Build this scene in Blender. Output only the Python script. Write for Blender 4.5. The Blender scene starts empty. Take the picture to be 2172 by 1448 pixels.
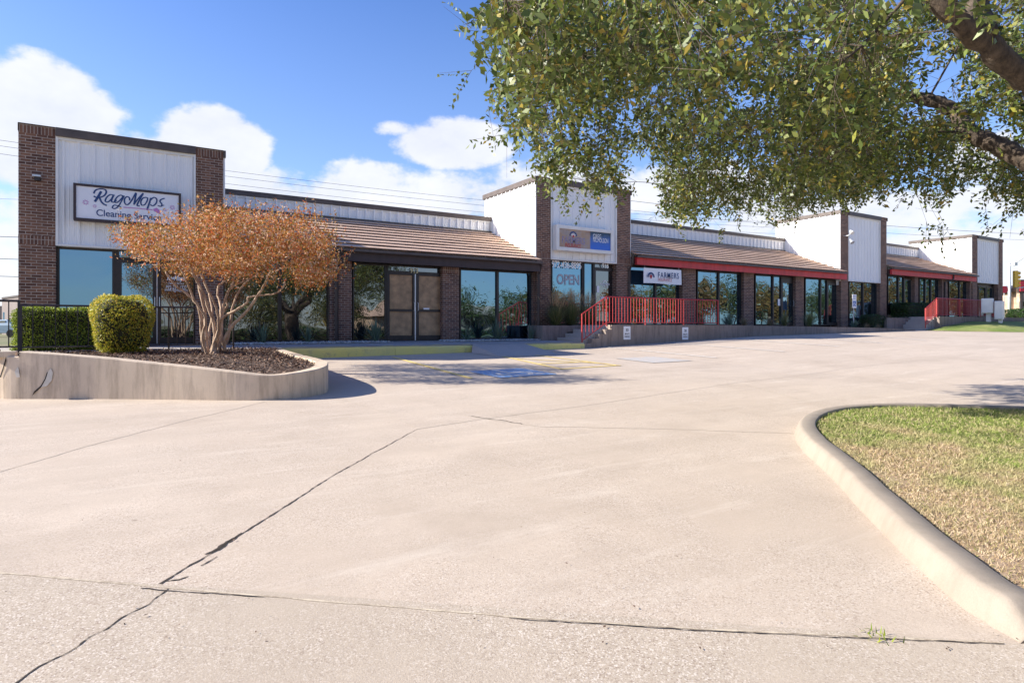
import bpy, math, random
import numpy as np
from mathutils import Vector, Matrix
R = math.radians
rng = np.random.default_rng(7)
random.seed(7)
S = bpy.context.scene
COL = S.collection

# ------------------------------------------------------------------ camera
# world: X along the shop front, Y into the building, Z up, origin at the eye
F, CX, HY = 1300., 1086., 692.
YAW = math.atan(F / 2094)
sY, cY = math.sin(YAW), math.cos(YAW)
cam = bpy.data.cameras.new('camera')
cam.sensor_width = 36; cam.lens = 36 * F / 2172; cam.shift_y = -(724 - HY) / 2172
cam.clip_start = .05; cam.clip_end = 6000
co = bpy.data.objects.new('camera', cam); COL.objects.link(co)
co.rotation_euler = (R(90), 0, -YAW)
S.camera = co
S.view_settings.view_transform = 'Standard'; S.view_settings.look = 'None'
S.view_settings.gamma = 1; S.view_settings.use_curve_mapping = False
S.view_settings.exposure = 1.04

# ------------------------------------------------------------------ sun and sky
TS = Vector((-1.62, .84, 1.0)).normalized()          # towards the sun
sun = bpy.data.lights.new('sun', 'SUN'); sun.energy = 5.0; sun.angle = R(.5); sun.color = (1, .94, .83)
so = bpy.data.objects.new('sun', sun); COL.objects.link(so)
so.rotation_euler = TS.to_track_quat('Z', 'Y').to_euler()
W = bpy.data.worlds.new('World'); S.world = W; W.use_nodes = True

class NT:
    def __init__(s, t): s.t = t; s.n = t.nodes; s.l = t.links
    def new(s, typ, **k):
        n = s.n.new(typ)
        for a, b in k.items(): setattr(n, a, b)
        return n
    def put(s, sock, v):
        if isinstance(v, bpy.types.NodeSocket): s.l.new(v, sock)
        elif v is not None: sock.default_value = v
    def math(s, op, a, b=None, c=None, clamp=False):
        n = s.new('ShaderNodeMath', operation=op, use_clamp=clamp)
        s.put(n.inputs[0], a); s.put(n.inputs[1], b)
        if c is not None: s.put(n.inputs[2], c)
        return n.outputs[0]
    def ramp(s, f, stops, interp='LINEAR'):
        n = s.new('ShaderNodeValToRGB'); s.put(n.inputs[0], f)
        n.color_ramp.interpolation = interp
        e = n.color_ramp.elements
        while len(e) < len(stops): e.new(.5)
        for x, (p, c) in zip(e, stops):
            x.position = p; x.color = (c[0], c[1], c[2], 1) if hasattr(c, '__len__') else (c, c, c, 1)
        return n.outputs[0]
    def mix(s, f, a, b, blend='MIX'):
        n = s.new('ShaderNodeMix', data_type='RGBA', blend_type=blend)
        s.put(n.inputs[0], f)
        for k, v in ((6, a), (7, b)):
            if isinstance(v, (tuple, list)) and len(v) == 3: v = (*v, 1)
            s.put(n.inputs[k], v)
        return n.outputs[2]
    def noise(s, v, scale, detail=3, rough=.55, dist=0, out=0):
        n = s.new('ShaderNodeTexNoise'); s.put(n.inputs['Vector'], v)
        n.inputs['Scale'].default_value = scale; n.inputs['Detail'].default_value = detail
        n.inputs['Roughness'].default_value = rough; n.inputs['Distortion'].default_value = dist
        return n.outputs[out]
    def mapr(s, f, a, b, c=0., d=1.):
        n = s.new('ShaderNodeMapRange'); s.put(n.inputs[0], f)
        n.inputs[1].default_value = a; n.inputs[2].default_value = b
        n.inputs[3].default_value = c; n.inputs[4].default_value = d
        return n.outputs[0]

g = NT(W.node_tree); g.n.clear()
sky = g.new('ShaderNodeTexSky', sky_type='NISHITA'); sky.sun_disc = False
sky.sun_elevation = math.asin(TS.z); sky.sun_rotation = math.atan2(TS.x, TS.y) % (2 * math.pi)
sky.air_density = 1.0; sky.dust_density = .6; sky.ozone_density = 2.2; sky.altitude = 200
tc = g.new('ShaderNodeTexCoord')
sep = g.new('ShaderNodeSeparateXYZ'); g.put(sep.inputs[0], tc.outputs['Generated'])
vx, vy, vz = sep.outputs
az = g.math('ARCTAN2', vx, vy); el = g.math('ARCSINE', vz)
def pxdir(px, py):
    a = (px - CX) / F; b = (HY - py) / F
    v = Vector((cY * a + sY, -sY * a + cY, b))
    return v
def azel(px, py):
    v = pxdir(px, py).normalized(); return math.atan2(v.x, v.y), math.asin(v.z)
comb = g.new('ShaderNodeCombineXYZ'); g.put(comb.inputs[0], az); g.put(comb.inputs[1], g.math('MULTIPLY', el, 1.5))
n1 = g.noise(comb.outputs[0], 11, 8, .6); n2 = g.noise(comb.outputs[0], 2.6, 3, .5)
dens = None
for (px, py, rx, ry, w) in [(90, 265, 200, 150, 1.5), (-60, 200, 140, 90, 1.4), (455, 312, 132, 92, 1.5), (300, 350, 180, 75, .9), (965, 308, 138, 58, 1.2), (845, 275, 50, 18, .5), (790, 405, 170, 62, .75),
                            (610, 430, 180, 80, .8), (980, 420, 200, 62, .7), (1150, 410, 160, 80, .8), (1700, 470, 500, 60, .8), (2100, 330, 150, 60, .55), (1500, 400, 300, 60, .6), (2400, 470, 400, 70, .8), (-400, 330, 400, 160, 1)]:
    a0, e0 = azel(px, py); a1, _ = azel(px + 60, py); _, e1 = azel(px, py - 60)
    ka, ke = abs(a1 - a0) / 60 * rx, abs(e1 - e0) / 60 * ry
    da = g.math('DIVIDE', g.math('SUBTRACT', az, a0), ka); de = g.math('DIVIDE', g.math('SUBTRACT', el, e0), ke)
    r2 = g.math('ADD', g.math('MULTIPLY', da, da), g.math('MULTIPLY', de, de))
    b = g.math('MULTIPLY', g.math('SUBTRACT', 1.0, r2), w)
    dens = b if dens is None else g.math('MAXIMUM', dens, b)
low = g.mapr(el, .12, .27, .50, -1.2)               # cloud bank low over the horizon
dens = g.math('MAXIMUM', g.math('MAXIMUM', dens, low), -1.5)
dens = g.math('ADD', dens, g.math('MULTIPLY', g.math('SUBTRACT', n1, .5), 2.5))
dens = g.math('ADD', dens, g.math('MULTIPLY', g.math('SUBTRACT', n2, .5), .5))
cm = g.mapr(dens, -.10, .48)
cm = g.math('MULTIPLY', g.math('MULTIPLY', cm, cm), g.math('SUBTRACT', 3.0, g.math('MULTIPLY', cm, 2.0)))
up = g.mapr(vz, -.02, .02)
cm = g.math('MULTIPLY', g.math('MULTIPLY', cm, .93), g.math('MULTIPLY', up, g.mapr(vy, -.15, .2, .45, 1.0)))
hsv = g.new('ShaderNodeHueSaturation'); hsv.inputs['Hue'].default_value = .517; hsv.inputs['Saturation'].default_value = 1.3; hsv.inputs['Value'].default_value = 1.0
g.put(hsv.inputs['Color'], sky.outputs[0])
skyc = g.mix(g.mapr(el, 0, .6, .45, 0.0), hsv.outputs[0], (2.6, 3.5, 5.2))
hs2 = g.new('ShaderNodeHueSaturation'); hs2.inputs['Saturation'].default_value = 1.0
g.put(hs2.inputs['Value'], g.mapr(vy, -.4, .5, 1.15, 1.35)); g.put(hs2.inputs['Color'], skyc); skyc = hs2.outputs[0]
cshade = g.mapr(g.noise(comb.outputs[0], 5.5, 5, .6), .3, .7)
cc = g.mix(cshade, (4.8, 5.0, 5.7), (6.2, 6.25, 6.5))
fin = g.mix(cm, skyc, cc)
bg = g.new('ShaderNodeBackground'); g.put(bg.inputs[0], fin); bg.inputs[1].default_value = .085
out = g.new('ShaderNodeOutputWorld'); g.l.new(bg.outputs[0], out.inputs[0])

# ------------------------------------------------------------------ measuring helpers
def onY(px, py, Y):
    v = pxdir(px, py); t = Y / v.y; return Vector((v.x * t, Y, v.z * t))
def FX(px, Y): return onY(px, HY, Y).x
def at(px, py, depth): return pxdir(px, py) * depth
XK = [-400, -60, -10, 4.3, 8.3, 12.4, 16.2, 21, 27.4, 33.3, 45, 60, 400]
ZK = [-1.6, -1.1, -.90, -.79, -.745, -.71, -.57, -.40, -.30, -.22, -.17, -.15, -.4]
def gz(x, y):
    z = np.interp(x, XK, ZK)
    return z + .034 * (np.clip(y, -12, 15.6) - 15.6)
def onG(px, py, dz=0.):
    v = pxdir(px, py); t = 8.
    for _ in range(60):
        z = float(gz(v.x * t, v.y * t)) + dz
        t = .5 * t + .5 * min(z / min(v.z, -1e-4), 300)
    return Vector((v.x * t, v.y * t, v.z * t))

# ------------------------------------------------------------------ object helpers
def tag(o, label=None, cat=None, group=None, kind=None):
    if label: o['label'] = label
    if cat: o['category'] = cat
    if group: o['group'] = group
    if kind: o['kind'] = kind
    return o
def empty(name, loc=(0, 0, 0), label=None, cat=None, group=None):
    o = bpy.data.objects.new(name, None); COL.objects.link(o); o.location = loc
    o.empty_display_size = .2
    return tag(o, label, cat, group)
def link(name, me, mat, parent=None, loc=None):
    o = bpy.data.objects.new(name, me); COL.objects.link(o)
    if mat and not me.materials: me.materials.append(mat)
    if parent:
        o.parent = parent
        w = Vector((0, 0, 0)); p = parent
        while p: w += p.location; p = p.parent
        o.location = -w                                  # meshes are written in world coordinates
    if loc is not None: o.location = loc
    return o
def copy_tree(o, parent=None):
    c = o.copy(); COL.objects.link(c); c.parent = parent
    for ch in list(o.children): copy_tree(ch, c)
    return c

class MB:
    def __init__(s): s.v = []; s.f = []
    def add(s, vs, fs):
        b = len(s.v); s.v += [tuple(map(float, x)) for x in vs]; s.f += [tuple(b + i for i in f) for f in fs]; return s
    def box(s, x0, x1, y0, y1, z0, z1):
        return s.add([(x0, y0, z0), (x1, y0, z0), (x1, y1, z0), (x0, y1, z0), (x0, y0, z1), (x1, y0, z1), (x1, y1, z1), (x0, y1, z1)],
              [(0, 3, 2, 1), (4, 5, 6, 7), (0, 1, 5, 4), (1, 2, 6, 5), (2, 3, 7, 6), (3, 0, 4, 7)])
    def tube(s, pts, rad, n=6, caps=True):
        pts = [Vector(p) for p in pts]
        if not hasattr(rad, '__len__'): rad = [rad] * len(pts)
        prev = None; rings = []
        for i, p in enumerate(pts):
            t = (pts[min(i + 1, len(pts) - 1)] - pts[max(i - 1, 0)])
            if t.length < 1e-9: t = Vector((0, 0, 1))
            t.normalize()
            u = prev if prev is not None else (Vector((0, 0, 1)) if abs(t.z) < .9 else Vector((1, 0, 0)))
            u = (u - t * u.dot(t))
            if u.length < 1e-6: u = t.orthogonal()
            u.normalize(); prev = u; w = t.cross(u)
            rings.append([p + (u * math.cos(2 * math.pi * k / n) + w * math.sin(2 * math.pi * k / n)) * rad[i] for k in range(n)])
        b = len(s.v)
        for r in rings: s.v += [tuple(q) for q in r]
        for i in range(len(rings) - 1):
            for k in range(n):
                s.f.append((b + i * n + k, b + i * n + (k + 1) % n, b + (i + 1) * n + (k + 1) % n, b + (i + 1) * n + k))
        if caps:
            s.f.append(tuple(b + k for k in reversed(range(n)))); s.f.append(tuple(b + (len(rings) - 1) * n + k for k in range(n)))
        return s
    def prism(s, poly, y0, y1):                       # poly in (x,z), extruded along Y
        n = len(poly)
        ar = sum(poly[i][0] * poly[(i + 1) % n][1] - poly[(i + 1) % n][0] * poly[i][1] for i in range(n))
        if ar < 0: poly = poly[::-1]
        vs = [(p[0], y0, p[1]) for p in poly] + [(p[0], y1, p[1]) for p in poly]
        return s.add(vs, [tuple(range(n)), tuple(reversed(range(n, 2 * n)))] + [(i, i + n, (i + 1) % n + n, (i + 1) % n)[::1] for i in range(n)])
    def build(s, name, mat, parent=None, smooth=False, bevel=0):
        me = bpy.data.meshes.new(name); me.from_pydata(s.v, [], s.f); me.update()
        if smooth: me.shade_smooth()
        o = link(name, me, mat, parent)
        if bevel:
            m = o.modifiers.new('bevel', 'BEVEL'); m.width = bevel; m.segments = 2; m.limit_method = 'ANGLE'
        return o

def fast_mesh(name, V, Fq, mat, parent=None, k=4):
    V = np.asarray(V, np.float32).reshape(-1, 3); Fq = np.asarray(Fq, np.int32).reshape(-1, k)
    me = bpy.data.meshes.new(name)
    me.vertices.add(len(V)); me.vertices.foreach_set('co', V.ravel())
    me.loops.add(Fq.size); me.loops.foreach_set('vertex_index', Fq.ravel())
    me.polygons.add(len(Fq)); me.polygons.foreach_set('loop_start', np.arange(0, Fq.size, k, dtype=np.int32))
    me.update(calc_edges=True)
    return link(name, me, mat, parent)
def nrm(a): return a / np.maximum(np.linalg.norm(a, axis=1, keepdims=True), 1e-9)
def leaf_quads(C, D, N, L, Wd):
    D = nrm(D); Sd = nrm(np.cross(D, N)); L = L[:, None]; Wd = Wd[:, None]
    Up = np.cross(Sd, D)
    V = np.stack([C, C + D * L * .5 + Sd * Wd * .5 + Up * Wd * .12, C + D * L, C + D * L * .5 - Sd * Wd * .5 + Up * Wd * .12], 1)
    return V.reshape(-1, 3), np.arange(len(C) * 4).reshape(-1, 4)
def rdir(n):
    return nrm(rng.normal(size=(n, 3)))
def catmull(P, n=6, closed=False):
    P = [Vector(p) for p in P]; out = []
    m = len(P)
    for i in range(m if closed else m - 1):
        p0, p1, p2, p3 = P[(i - 1) % m if closed else max(i - 1, 0)], P[i], P[(i + 1) % m], P[(i + 2) % m if closed else min(i + 2, m - 1)]
        for k in range(n):
            t = k / n
            out.append(.5 * ((2 * p1) + (p2 - p0) * t + (2 * p0 - 5 * p1 + 4 * p2 - p3) * t * t + (3 * p1 - p0 - 3 * p2 + p3) * t ** 3))
    if not closed: out.append(P[-1])
    return out

# ------------------------------------------------------------------ materials
def new_mat(name):
    m = bpy.data.materials.new(name); m.use_nodes = True
    g = NT(m.node_tree); b = g.n['Principled BSDF']
    return m, g, b
def objco(g): return g.new('ShaderNodeTexCoord').outputs['Object']
def worldpos(g): return g.new('ShaderNodeNewGeometry').outputs['Position']
def bump(g, b, h, strength=.3, dist=.01):
    n = g.new('ShaderNodeBump'); n.inputs['Strength'].default_value = strength; n.inputs['Distance'].default_value = dist
    g.put(n.inputs['Height'], h); g.l.new(n.outputs[0], b.inputs['Normal'])
def paint(name, col, rough=.5, var=.12, scale=3, metal=0, streak=False, bmp=0.):
    m, g, b = new_mat(name); p = worldpos(g)
    if streak:
        mp = g.new('ShaderNodeMapping'); mp.inputs['Scale'].default_value = (1, 1, .12); g.put(mp.inputs[0], p); p = mp.outputs[0]
    f = g.noise(p, scale, 5, .6)
    lo = tuple(c * (1 - var * 1.6) for c in col); hi = tuple(min(c * (1 + var), .95) for c in col)
    g.put(b.inputs['Base Color'], g.ramp(f, [(.3, lo), (.7, hi)]))
    b.inputs['Roughness'].default_value = rough; b.inputs['Metallic'].default_value = metal
    if bmp: bump(g, b, g.noise(p, scale * 20, 3), bmp, .003)
    return m
def concrete(name, c1, c2, aggregate=True, stain=(.12, .09, .07), stain_amt=.5, streaks=False, wear=False):
    m, g, b = new_mat(name); p = worldpos(g)
    big = g.noise(p, .35, 5, .6); mid = g.noise(p, 2.3, 5, .65); fine = g.noise(p, 150, 3, .7)
    c = g.mix(g.mapr(big, .3, .7), c1, c2)
    c = g.mix(g.math('MULTIPLY', g.mapr(mid, .35, .75), .35), c, tuple(x * .78 for x in c1))
    if aggregate:
        vo = g.new('ShaderNodeTexVoronoi'); g.put(vo.inputs['Vector'], p); vo.inputs['Scale'].default_value = 150
        sp = g.new('ShaderNodeSeparateXYZ'); g.put(sp.inputs[0], vo.outputs['Color'])
        patch = g.mapr(g.noise(p, 1.1, 4, .6), .35, .6, .12, .6)
        c = g.mix(g.math('MULTIPLY', g.mapr(sp.outputs[0], .72, .9), patch), c, (.22, .155, .12))
        c = g.mix(g.math('MULTIPLY', g.mapr(sp.outputs[1], .75, .92), patch), c, (.78, .70, .62))
    c = g.mix(g.math('MULTIPLY', g.mapr(fine, .35, .75), .3), c, tuple(x * .62 for x in c1))
    st = g.mapr(g.noise(p, 9, 6, .75), .66, .78)
    c = g.mix(g.math('MULTIPLY', st, stain_amt * .6), c, stain)
    if wear:                                           # wheel-worn lanes, old drips and slab tone
        mp = g.new('ShaderNodeMapping'); mp.inputs['Rotation'].default_value = (0, 0, R(-25)); mp.inputs['Scale'].default_value = (.22, 1.5, 1); g.put(mp.inputs[0], p)
        c = g.mix(g.mapr(g.noise(mp.outputs[0], .9, 6, .65), .42, .7, 0, .34), c, tuple(x * .70 for x in c1))
        c = g.mix(g.mapr(g.noise(mp.outputs[0], 2.6, 5, .7), .55, .72, 0, .35), c, (.70, .62, .53))
        v2 = g.new('ShaderNodeTexVoronoi'); v2.inputs['Scale'].default_value = .22; g.put(v2.inputs['Vector'], p)
        s2 = g.new('ShaderNodeSeparateXYZ'); g.put(s2.inputs[0], v2.outputs['Color'])
        c = g.mix(g.math('MULTIPLY', g.mapr(g.noise(p, .8, 6, .7), .50, .66), .28), c, (.34, .27, .21))
        v3 = g.new('ShaderNodeTexVoronoi'); v3.inputs['Scale'].default_value = 1.3; v3.inputs['Randomness'].default_value = 1; g.put(v3.inputs['Vector'], p)
        c = g.mix(g.math('MULTIPLY', g.mapr(g.math('ADD', v3.outputs['Distance'], g.math('MULTIPLY', g.noise(p, 20, 3), .1)), .075, .055), .55), c, (.20, .15, .12))
    if streaks:
        mp = g.new('ShaderNodeMapping'); mp.inputs['Scale'].default_value = (5, 5, .7); g.put(mp.inputs[0], p)
        s1 = g.mapr(g.noise(mp.outputs[0], 1.6, 5, .7), .45, .75)
        c = g.mix(g.math('MULTIPLY', s1, stain_amt), c, stain)
        s2 = g.mapr(g.noise(p, 1.7, 6, .7), .5, .68)
        c = g.mix(g.math('MULTIPLY', s2, .35), c, tuple(x * 1.35 for x in c1))
    g.put(b.inputs['Base Color'], c); b.inputs['Roughness'].default_value = .88
    b.inputs['Specular IOR Level'].default_value = .3
    bump(g, b, g.math('ADD', g.math('MULTIPLY', mid, 1.), g.math('MULTIPLY', fine, .45)), .35, .012)
    return m
M = {}
M['lot'] = concrete('lot_concrete', (.525, .428, .34), (.61, .508, .412), wear=True)
M['apron'] = concrete('coarse_concrete', (.46, .38, .30), (.53, .445, .355), stain_amt=.7)
M['walk'] = concrete('walk_concrete', (.42, .38, .35), (.50, .46, .42))
M['wallc'] = concrete('stained_concrete', (.60, .475, .355), (.74, .61, .475), aggregate=False, streaks=True, stain=(.15, .11, .08), stain_amt=.6)
M['deckwall'] = concrete('deck_concrete', (.26, .21, .18), (.38, .31, .26), aggregate=False, streaks=True, stain=(.10, .075, .06), stain_amt=.7)
M['curb'] = concrete('curb_concrete', (.30, .25, .205), (.385, .33, .27), aggregate=False, streaks=True, stain=(.16, .13, .10), stain_amt=.3)
def yellow():
    m, g, b = new_mat('curb_paint_yellow'); p = worldpos(g)
    c = g.mix(g.mapr(g.noise(p, 6, 6, .7), .56, .66), (.90, .76, .22), (.42, .35, .15))
    c = g.mix(g.mapr(g.noise(p, 1.5, 4), .3, .7), c, (.78, .68, .27))
    g.put(b.inputs['Base Color'], c); b.inputs['Roughness'].default_value = .8
    bump(g, b, g.noise(p, 12, 5), .4, .01); return m
M['yellow'] = yellow()
def worn(name, col, base=(.53, .45, .38), lo=.42, hi=.62):
    m, g, b = new_mat(name); p = worldpos(g)
    f = g.mapr(g.noise(p, 14, 6, .75), lo, hi)
    g.put(b.inputs['Base Color'], g.mix(f, col, base)); b.inputs['Roughness'].default_value = .8; return m
M['line_white'] = worn('line_white', (.78, .76, .72)); M['line_yellow'] = worn('line_yellow', (.80, .60, .18), lo=.48, hi=.72)
M['mark_blue'] = worn('mark_blue', (.07, .23, .50), lo=.44, hi=.68); M['mark_faded'] = worn('mark_faded', (.34, .42, .48), lo=.25, hi=.6)
M['crack'] = paint('crack_dark', (.045, .033, .025), .95, .4, 30)
M['crack_soft'] = worn('crack_soft', (.38, .31, .245), base=(.51, .43, .345), lo=.3, hi=.55)
M['seal'] = worn('joint_sealant', (.60, .51, .385), base=(.34, .27, .20), lo=.42, hi=.6)
def brick(name='brick', k=1.0, soldier=False):
    m, g, b = new_mat(name); p = worldpos(g)
    sp = g.new('ShaderNodeSeparateXYZ'); g.put(sp.inputs[0], p)
    cb = g.new('ShaderNodeCombineXYZ'); u = g.math('ADD', sp.outputs[0], sp.outputs[1])
    if soldier: g.put(cb.inputs[0], sp.outputs[2]); g.put(cb.inputs[1], u)
    else: g.put(cb.inputs[0], u); g.put(cb.inputs[1], sp.outputs[2])
    br = g.new('ShaderNodeTexBrick'); g.put(br.inputs['Vector'], cb.outputs[0])
    br.offset = 0. if soldier else .5
    br.inputs['Scale'].default_value = 1; br.inputs['Brick Width'].default_value = .205; br.inputs['Row Height'].default_value = .0677
    br.inputs['Mortar Size'].default_value = .008; br.inputs['Mortar Smooth'].default_value = .25; br.inputs['Bias'].default_value = -.05
    br.inputs['Color1'].default_value = (.12 * k, .050 * k, .032 * k, 1); br.inputs['Color2'].default_value = (.35 * k, .17 * k, .10 * k, 1)
    br.inputs['Mortar'].default_value = (.48, .40, .33, 1)
    wash = g.mix(g.mapr(g.noise(p, 3.5, 5, .65), .3, .72, 0, .5), br.outputs['Color'], (.13 * k, .07 * k, .055 * k))
    wash = g.mix(g.mapr(g.noise(p, 45, 3), .5, .8, 0, .4), wash, (.07, .045, .035))
    g.put(b.inputs['Base Color'], wash); b.inputs['Roughness'].default_value = .85
    h = g.math('ADD', g.math('MULTIPLY', g.math('SUBTRACT', 1., br.outputs['Fac']), 1.), g.math('MULTIPLY', g.noise(p, 70, 3), .35))
    bump(g, b, h, .7, .006); return m
M['brick'] = brick(k=.82); M['soldier'] = brick('brick_soldier', .85, True)
M['panel'] = paint('white_metal_siding', (.86, .86, .86), .42, .04, 2.0, streak=True)
M['trim_white'] = paint('white_trim', (.80, .79, .76), .45, .05)
M['brown'] = paint('dark_brown_metal', (.055, .035, .030), .42, .2)
M['bronze'] = paint('dark_bronze_frame', (.030, .022, .020), .4, .2)
M['coping'] = paint('brown_coping', (.10, .075, .065), .5, .2)
M['fascia_brown'] = paint('fascia_brown', (.055, .036, .038), .6, .15, 4, streak=True)
M['fascia_red'] = paint('fascia_red', (.60, .05, .055), .5, .14, 4, streak=True)
M['rail_red'] = paint('rail_red_paint', (.44, .045, .045), .4, .12, 14)
M['rail_black'] = paint('rail_black_paint', (.045, .032, .030), .45, .3, 14)
def shingle():
    m, g, b = new_mat('roof_tile'); p = worldpos(g)
    mp = g.new('ShaderNodeMapping'); mp.inputs['Scale'].default_value = (1, 3, 3); g.put(mp.inputs[0], p)
    c = g.mix(g.mapr(g.noise(mp.outputs[0], 2.2, 6, .7), .3, .7), (.60, .39, .27), (.76, .54, .40))
    c = g.mix(g.mapr(g.noise(p, 60, 2), .5, .8, 0, .4), c, (.20, .13, .10))
    g.put(b.inputs['Base Color'], c); b.inputs['Roughness'].default_value = .8; bump(g, b, g.noise(p, 40, 3), .5, .01); return m
M['shingle'] = shingle()
def glass(name, tint=(.40, .70, .96), refl=.37, warp=.006):
    m, g, b = new_mat(name); g.n.remove(b); p = worldpos(g)
    gl = g.new('ShaderNodeBsdfGlossy'); gl.inputs['Color'].default_value = (*tint, 1); gl.inputs['Roughness'].default_value = .012
    df = g.new('ShaderNodeBsdfDiffuse'); df.inputs['Color'].default_value = (.012, .012, .013, 1)
    bp = g.new('ShaderNodeBump'); bp.inputs['Strength'].default_value = 1; bp.inputs['Distance'].default_value = warp
    g.put(bp.inputs['Height'], g.noise(p, 1.3, 1, .4)); g.l.new(bp.outputs[0], gl.inputs['Normal'])
    mx = g.new('ShaderNodeMixShader'); mx.inputs[0].default_value = refl
    g.l.new(df.outputs[0], mx.inputs[1]); g.l.new(gl.outputs[0], mx.inputs[2])
    g.l.new(mx.outputs[0], g.n['Material Output'].inputs[0]); return m
M['glass'] = glass('tinted_reflective_glass')
M['glass_dark'] = glass('dark_window_glass', (.8, .85, .9), .24, .005)
M['kraft'] = paint('kraft_paper', (.42, .26, .14), .35, .25, 5)
def leafmat(name, cols, trans=.3, rough=.42, spec=.5):
    m, g, b = new_mat(name)
    rn = g.new('ShaderNodeNewGeometry').outputs['Random Per Island']
    n = len(cols); c = g.ramp(rn, [(i / n, x) for i, x in enumerate(cols)], 'CONSTANT')
    big = g.noise(worldpos(g), 1.1, 2)
    c = g.mix(g.mapr(big, .35, .65, 0, .3), c, cols[0])
    g.put(b.inputs['Base Color'], c); b.inputs['Roughness'].default_value = rough; b.inputs['Specular IOR Level'].default_value = spec
    tr = g.new('ShaderNodeBsdfTranslucent'); g.put(tr.inputs[0], c)
    mx = g.new('ShaderNodeMixShader'); mx.inputs[0].default_value = trans
    g.l.new(b.outputs[0], mx.inputs[1]); g.l.new(tr.outputs[0], mx.inputs[2])
    g.l.new(mx.outputs[0], g.n['Material Output'].inputs[0]); return m
M['elm'] = leafmat('elm_leaf', [(.085, .12, .025), (.13, .165, .03), (.055, .08, .018), (.17, .20, .035), (.10, .14, .03), (.26, .26, .045), (.13, .16, .05), (.07, .10, .02), (.36, .27, .045), (.09, .13, .025), (.20, .24, .08), (.11, .15, .03), (.06, .09, .02), (.16, .21, .04), (.22, .24, .06)], .22, .45, .45)
M['myrtle'] = leafmat('myrtle_leaf', [(.44, .15, .045), (.56, .19, .055), (.36, .20, .05), (.62, .31, .10), (.26, .21, .045), (.50, .12, .045), (.70, .46, .28), (.16, .14, .03), (.80, .60, .44), (.44, .23, .06)], .35, .7, .2)
M['hedge'] = leafmat('hedge_leaf', [(.20, .27, .03), (.30, .36, .04), (.13, .19, .025), (.44, .48, .06), (.24, .31, .035)], .35, .5, .4)
M['bush'] = leafmat('bush_leaf', [(.34, .36, .04), (.52, .48, .05), (.22, .27, .03), (.72, .50, .06), (.42, .42, .045), (.76, .62, .12)], .35, .5, .4)
M['dkhedge'] = leafmat('dark_hedge_leaf', [(.03, .07, .015), (.05, .10, .02), (.025, .05, .012)], .2)
M['yucca'] = leafmat('yucca_leaf', [(.15, .22, .15), (.20, .28, .19), (.11, .16, .11)], .2)
M['fgrass'] = leafmat('fountain_grass', [(.18, .22, .07), (.26, .27, .10), (.12, .15, .05), (.40, .33, .17)], .3)
M['plume'] = leafmat('grass_plume', [(.70, .50, .28), (.78, .60, .38), (.58, .40, .20)], .4, .8, .1)
M['tangrass'] = leafmat('tan_grass', [(.34, .24, .13), (.26, .19, .10), (.42, .32, .19), (.20, .17, .08)], .3)
M['refl1'] = leafmat('far_green_leaf', [(.06, .08, .02), (.10, .12, .03), (.14, .12, .03), (.20, .15, .04)], .25)
M['refl2'] = leafmat('far_rust_leaf', [(.30, .12, .03), (.36, .18, .04), (.24, .12, .03), (.16, .12, .03)], .25)
def bark(name, c1, c2, sc, st=(1, 1, .25), d=.02):
    m, g, b = new_mat(name); p = worldpos(g)
    mp = g.new('ShaderNodeMapping'); mp.inputs['Scale'].default_value = st; g.put(mp.inputs[0], p)
    f = g.noise(mp.outputs[0], sc, 7, .7)
    g.put(b.inputs['Base Color'], g.ramp(f, [(.32, c1), (.62, c2)])); b.inputs['Roughness'].default_value = .85
    bump(g, b, g.noise(mp.outputs[0], sc * 1.4, 6, .75), .9, d); return m
M['bark'] = bark('elm_bark', (.025, .018, .014), (.125, .092, .066), 16, (1, 1, .5))
M['twig'] = bark('twig_bark', (.08, .06, .045), (.20, .15, .11), 20)
M['mbark'] = bark('myrtle_bark', (.20, .115, .07), (.56, .41, .29), 12, (1, 1, .3), .008)
M['mulch'] = leafmat('mulch_chip', [(.09, .05, .035), (.16, .09, .06), (.28, .18, .13), (.06, .035, .025), (.40, .29, .22)], 0, .9, .1)
M['soil'] = paint('mulch_soil', (.09, .055, .04), .95, .4, 20, bmp=.8)
M['stone'] = leafmat('white_stone', [(.62, .62, .60), (.50, .50, .49), (.72, .71, .68), (.40, .39, .38)], 0, .7, .2)
def lawn(name, blades):
    m, g, b = new_mat(name); p = worldpos(g)
    sp = g.new('ShaderNodeSeparateXYZ'); g.put(sp.inputs[0], p)
    # greener towards the far kerb, dry in irregular patches
    dist = g.mapr(g.math('ADD', g.math('MULTIPLY', sp.outputs[1], .85), g.math('MULTIPLY', sp.outputs[0], .527)), 3.4, 7.0)
    dry = g.math('ADD', g.mapr(g.noise(p, 1.0, 5, .65), .3, .7), g.math('MULTIPLY', g.math('SUBTRACT', .5, dist), .62))
    dry = g.mapr(dry, .3, .75)
    if blades:
        rn = g.new('ShaderNodeNewGeometry').outputs['Random Per Island']
        gr = g.ramp(rn, [(0, (.13, .18, .035)), (.3, (.21, .27, .06)), (.55, (.28, .31, .09)), (.72, (.42, .36, .19)), (.88, (.50, .42, .26))], 'CONSTANT')
        dr = g.ramp(rn, [(0, (.36, .26, .15)), (.3, (.50, .38, .24)), (.55, (.60, .48, .33)), (.78, (.30, .25, .10)), (.9, (.20, .22, .06))], 'CONSTANT')
    else:
        gr = g.ramp(g.noise(p, 30, 4), [(.3, (.10, .13, .03)), (.7, (.26, .26, .09))])
        dr = g.ramp(g.noise(p, 30, 4), [(.3, (.30, .20, .13)), (.7, (.46, .34, .24))])
    g.put(b.inputs['Base Color'], g.mix(dry, gr, dr)); b.inputs['Roughness'].default_value = .8
    b.inputs['Specular IOR Level'].default_value = .2
    return m
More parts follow.
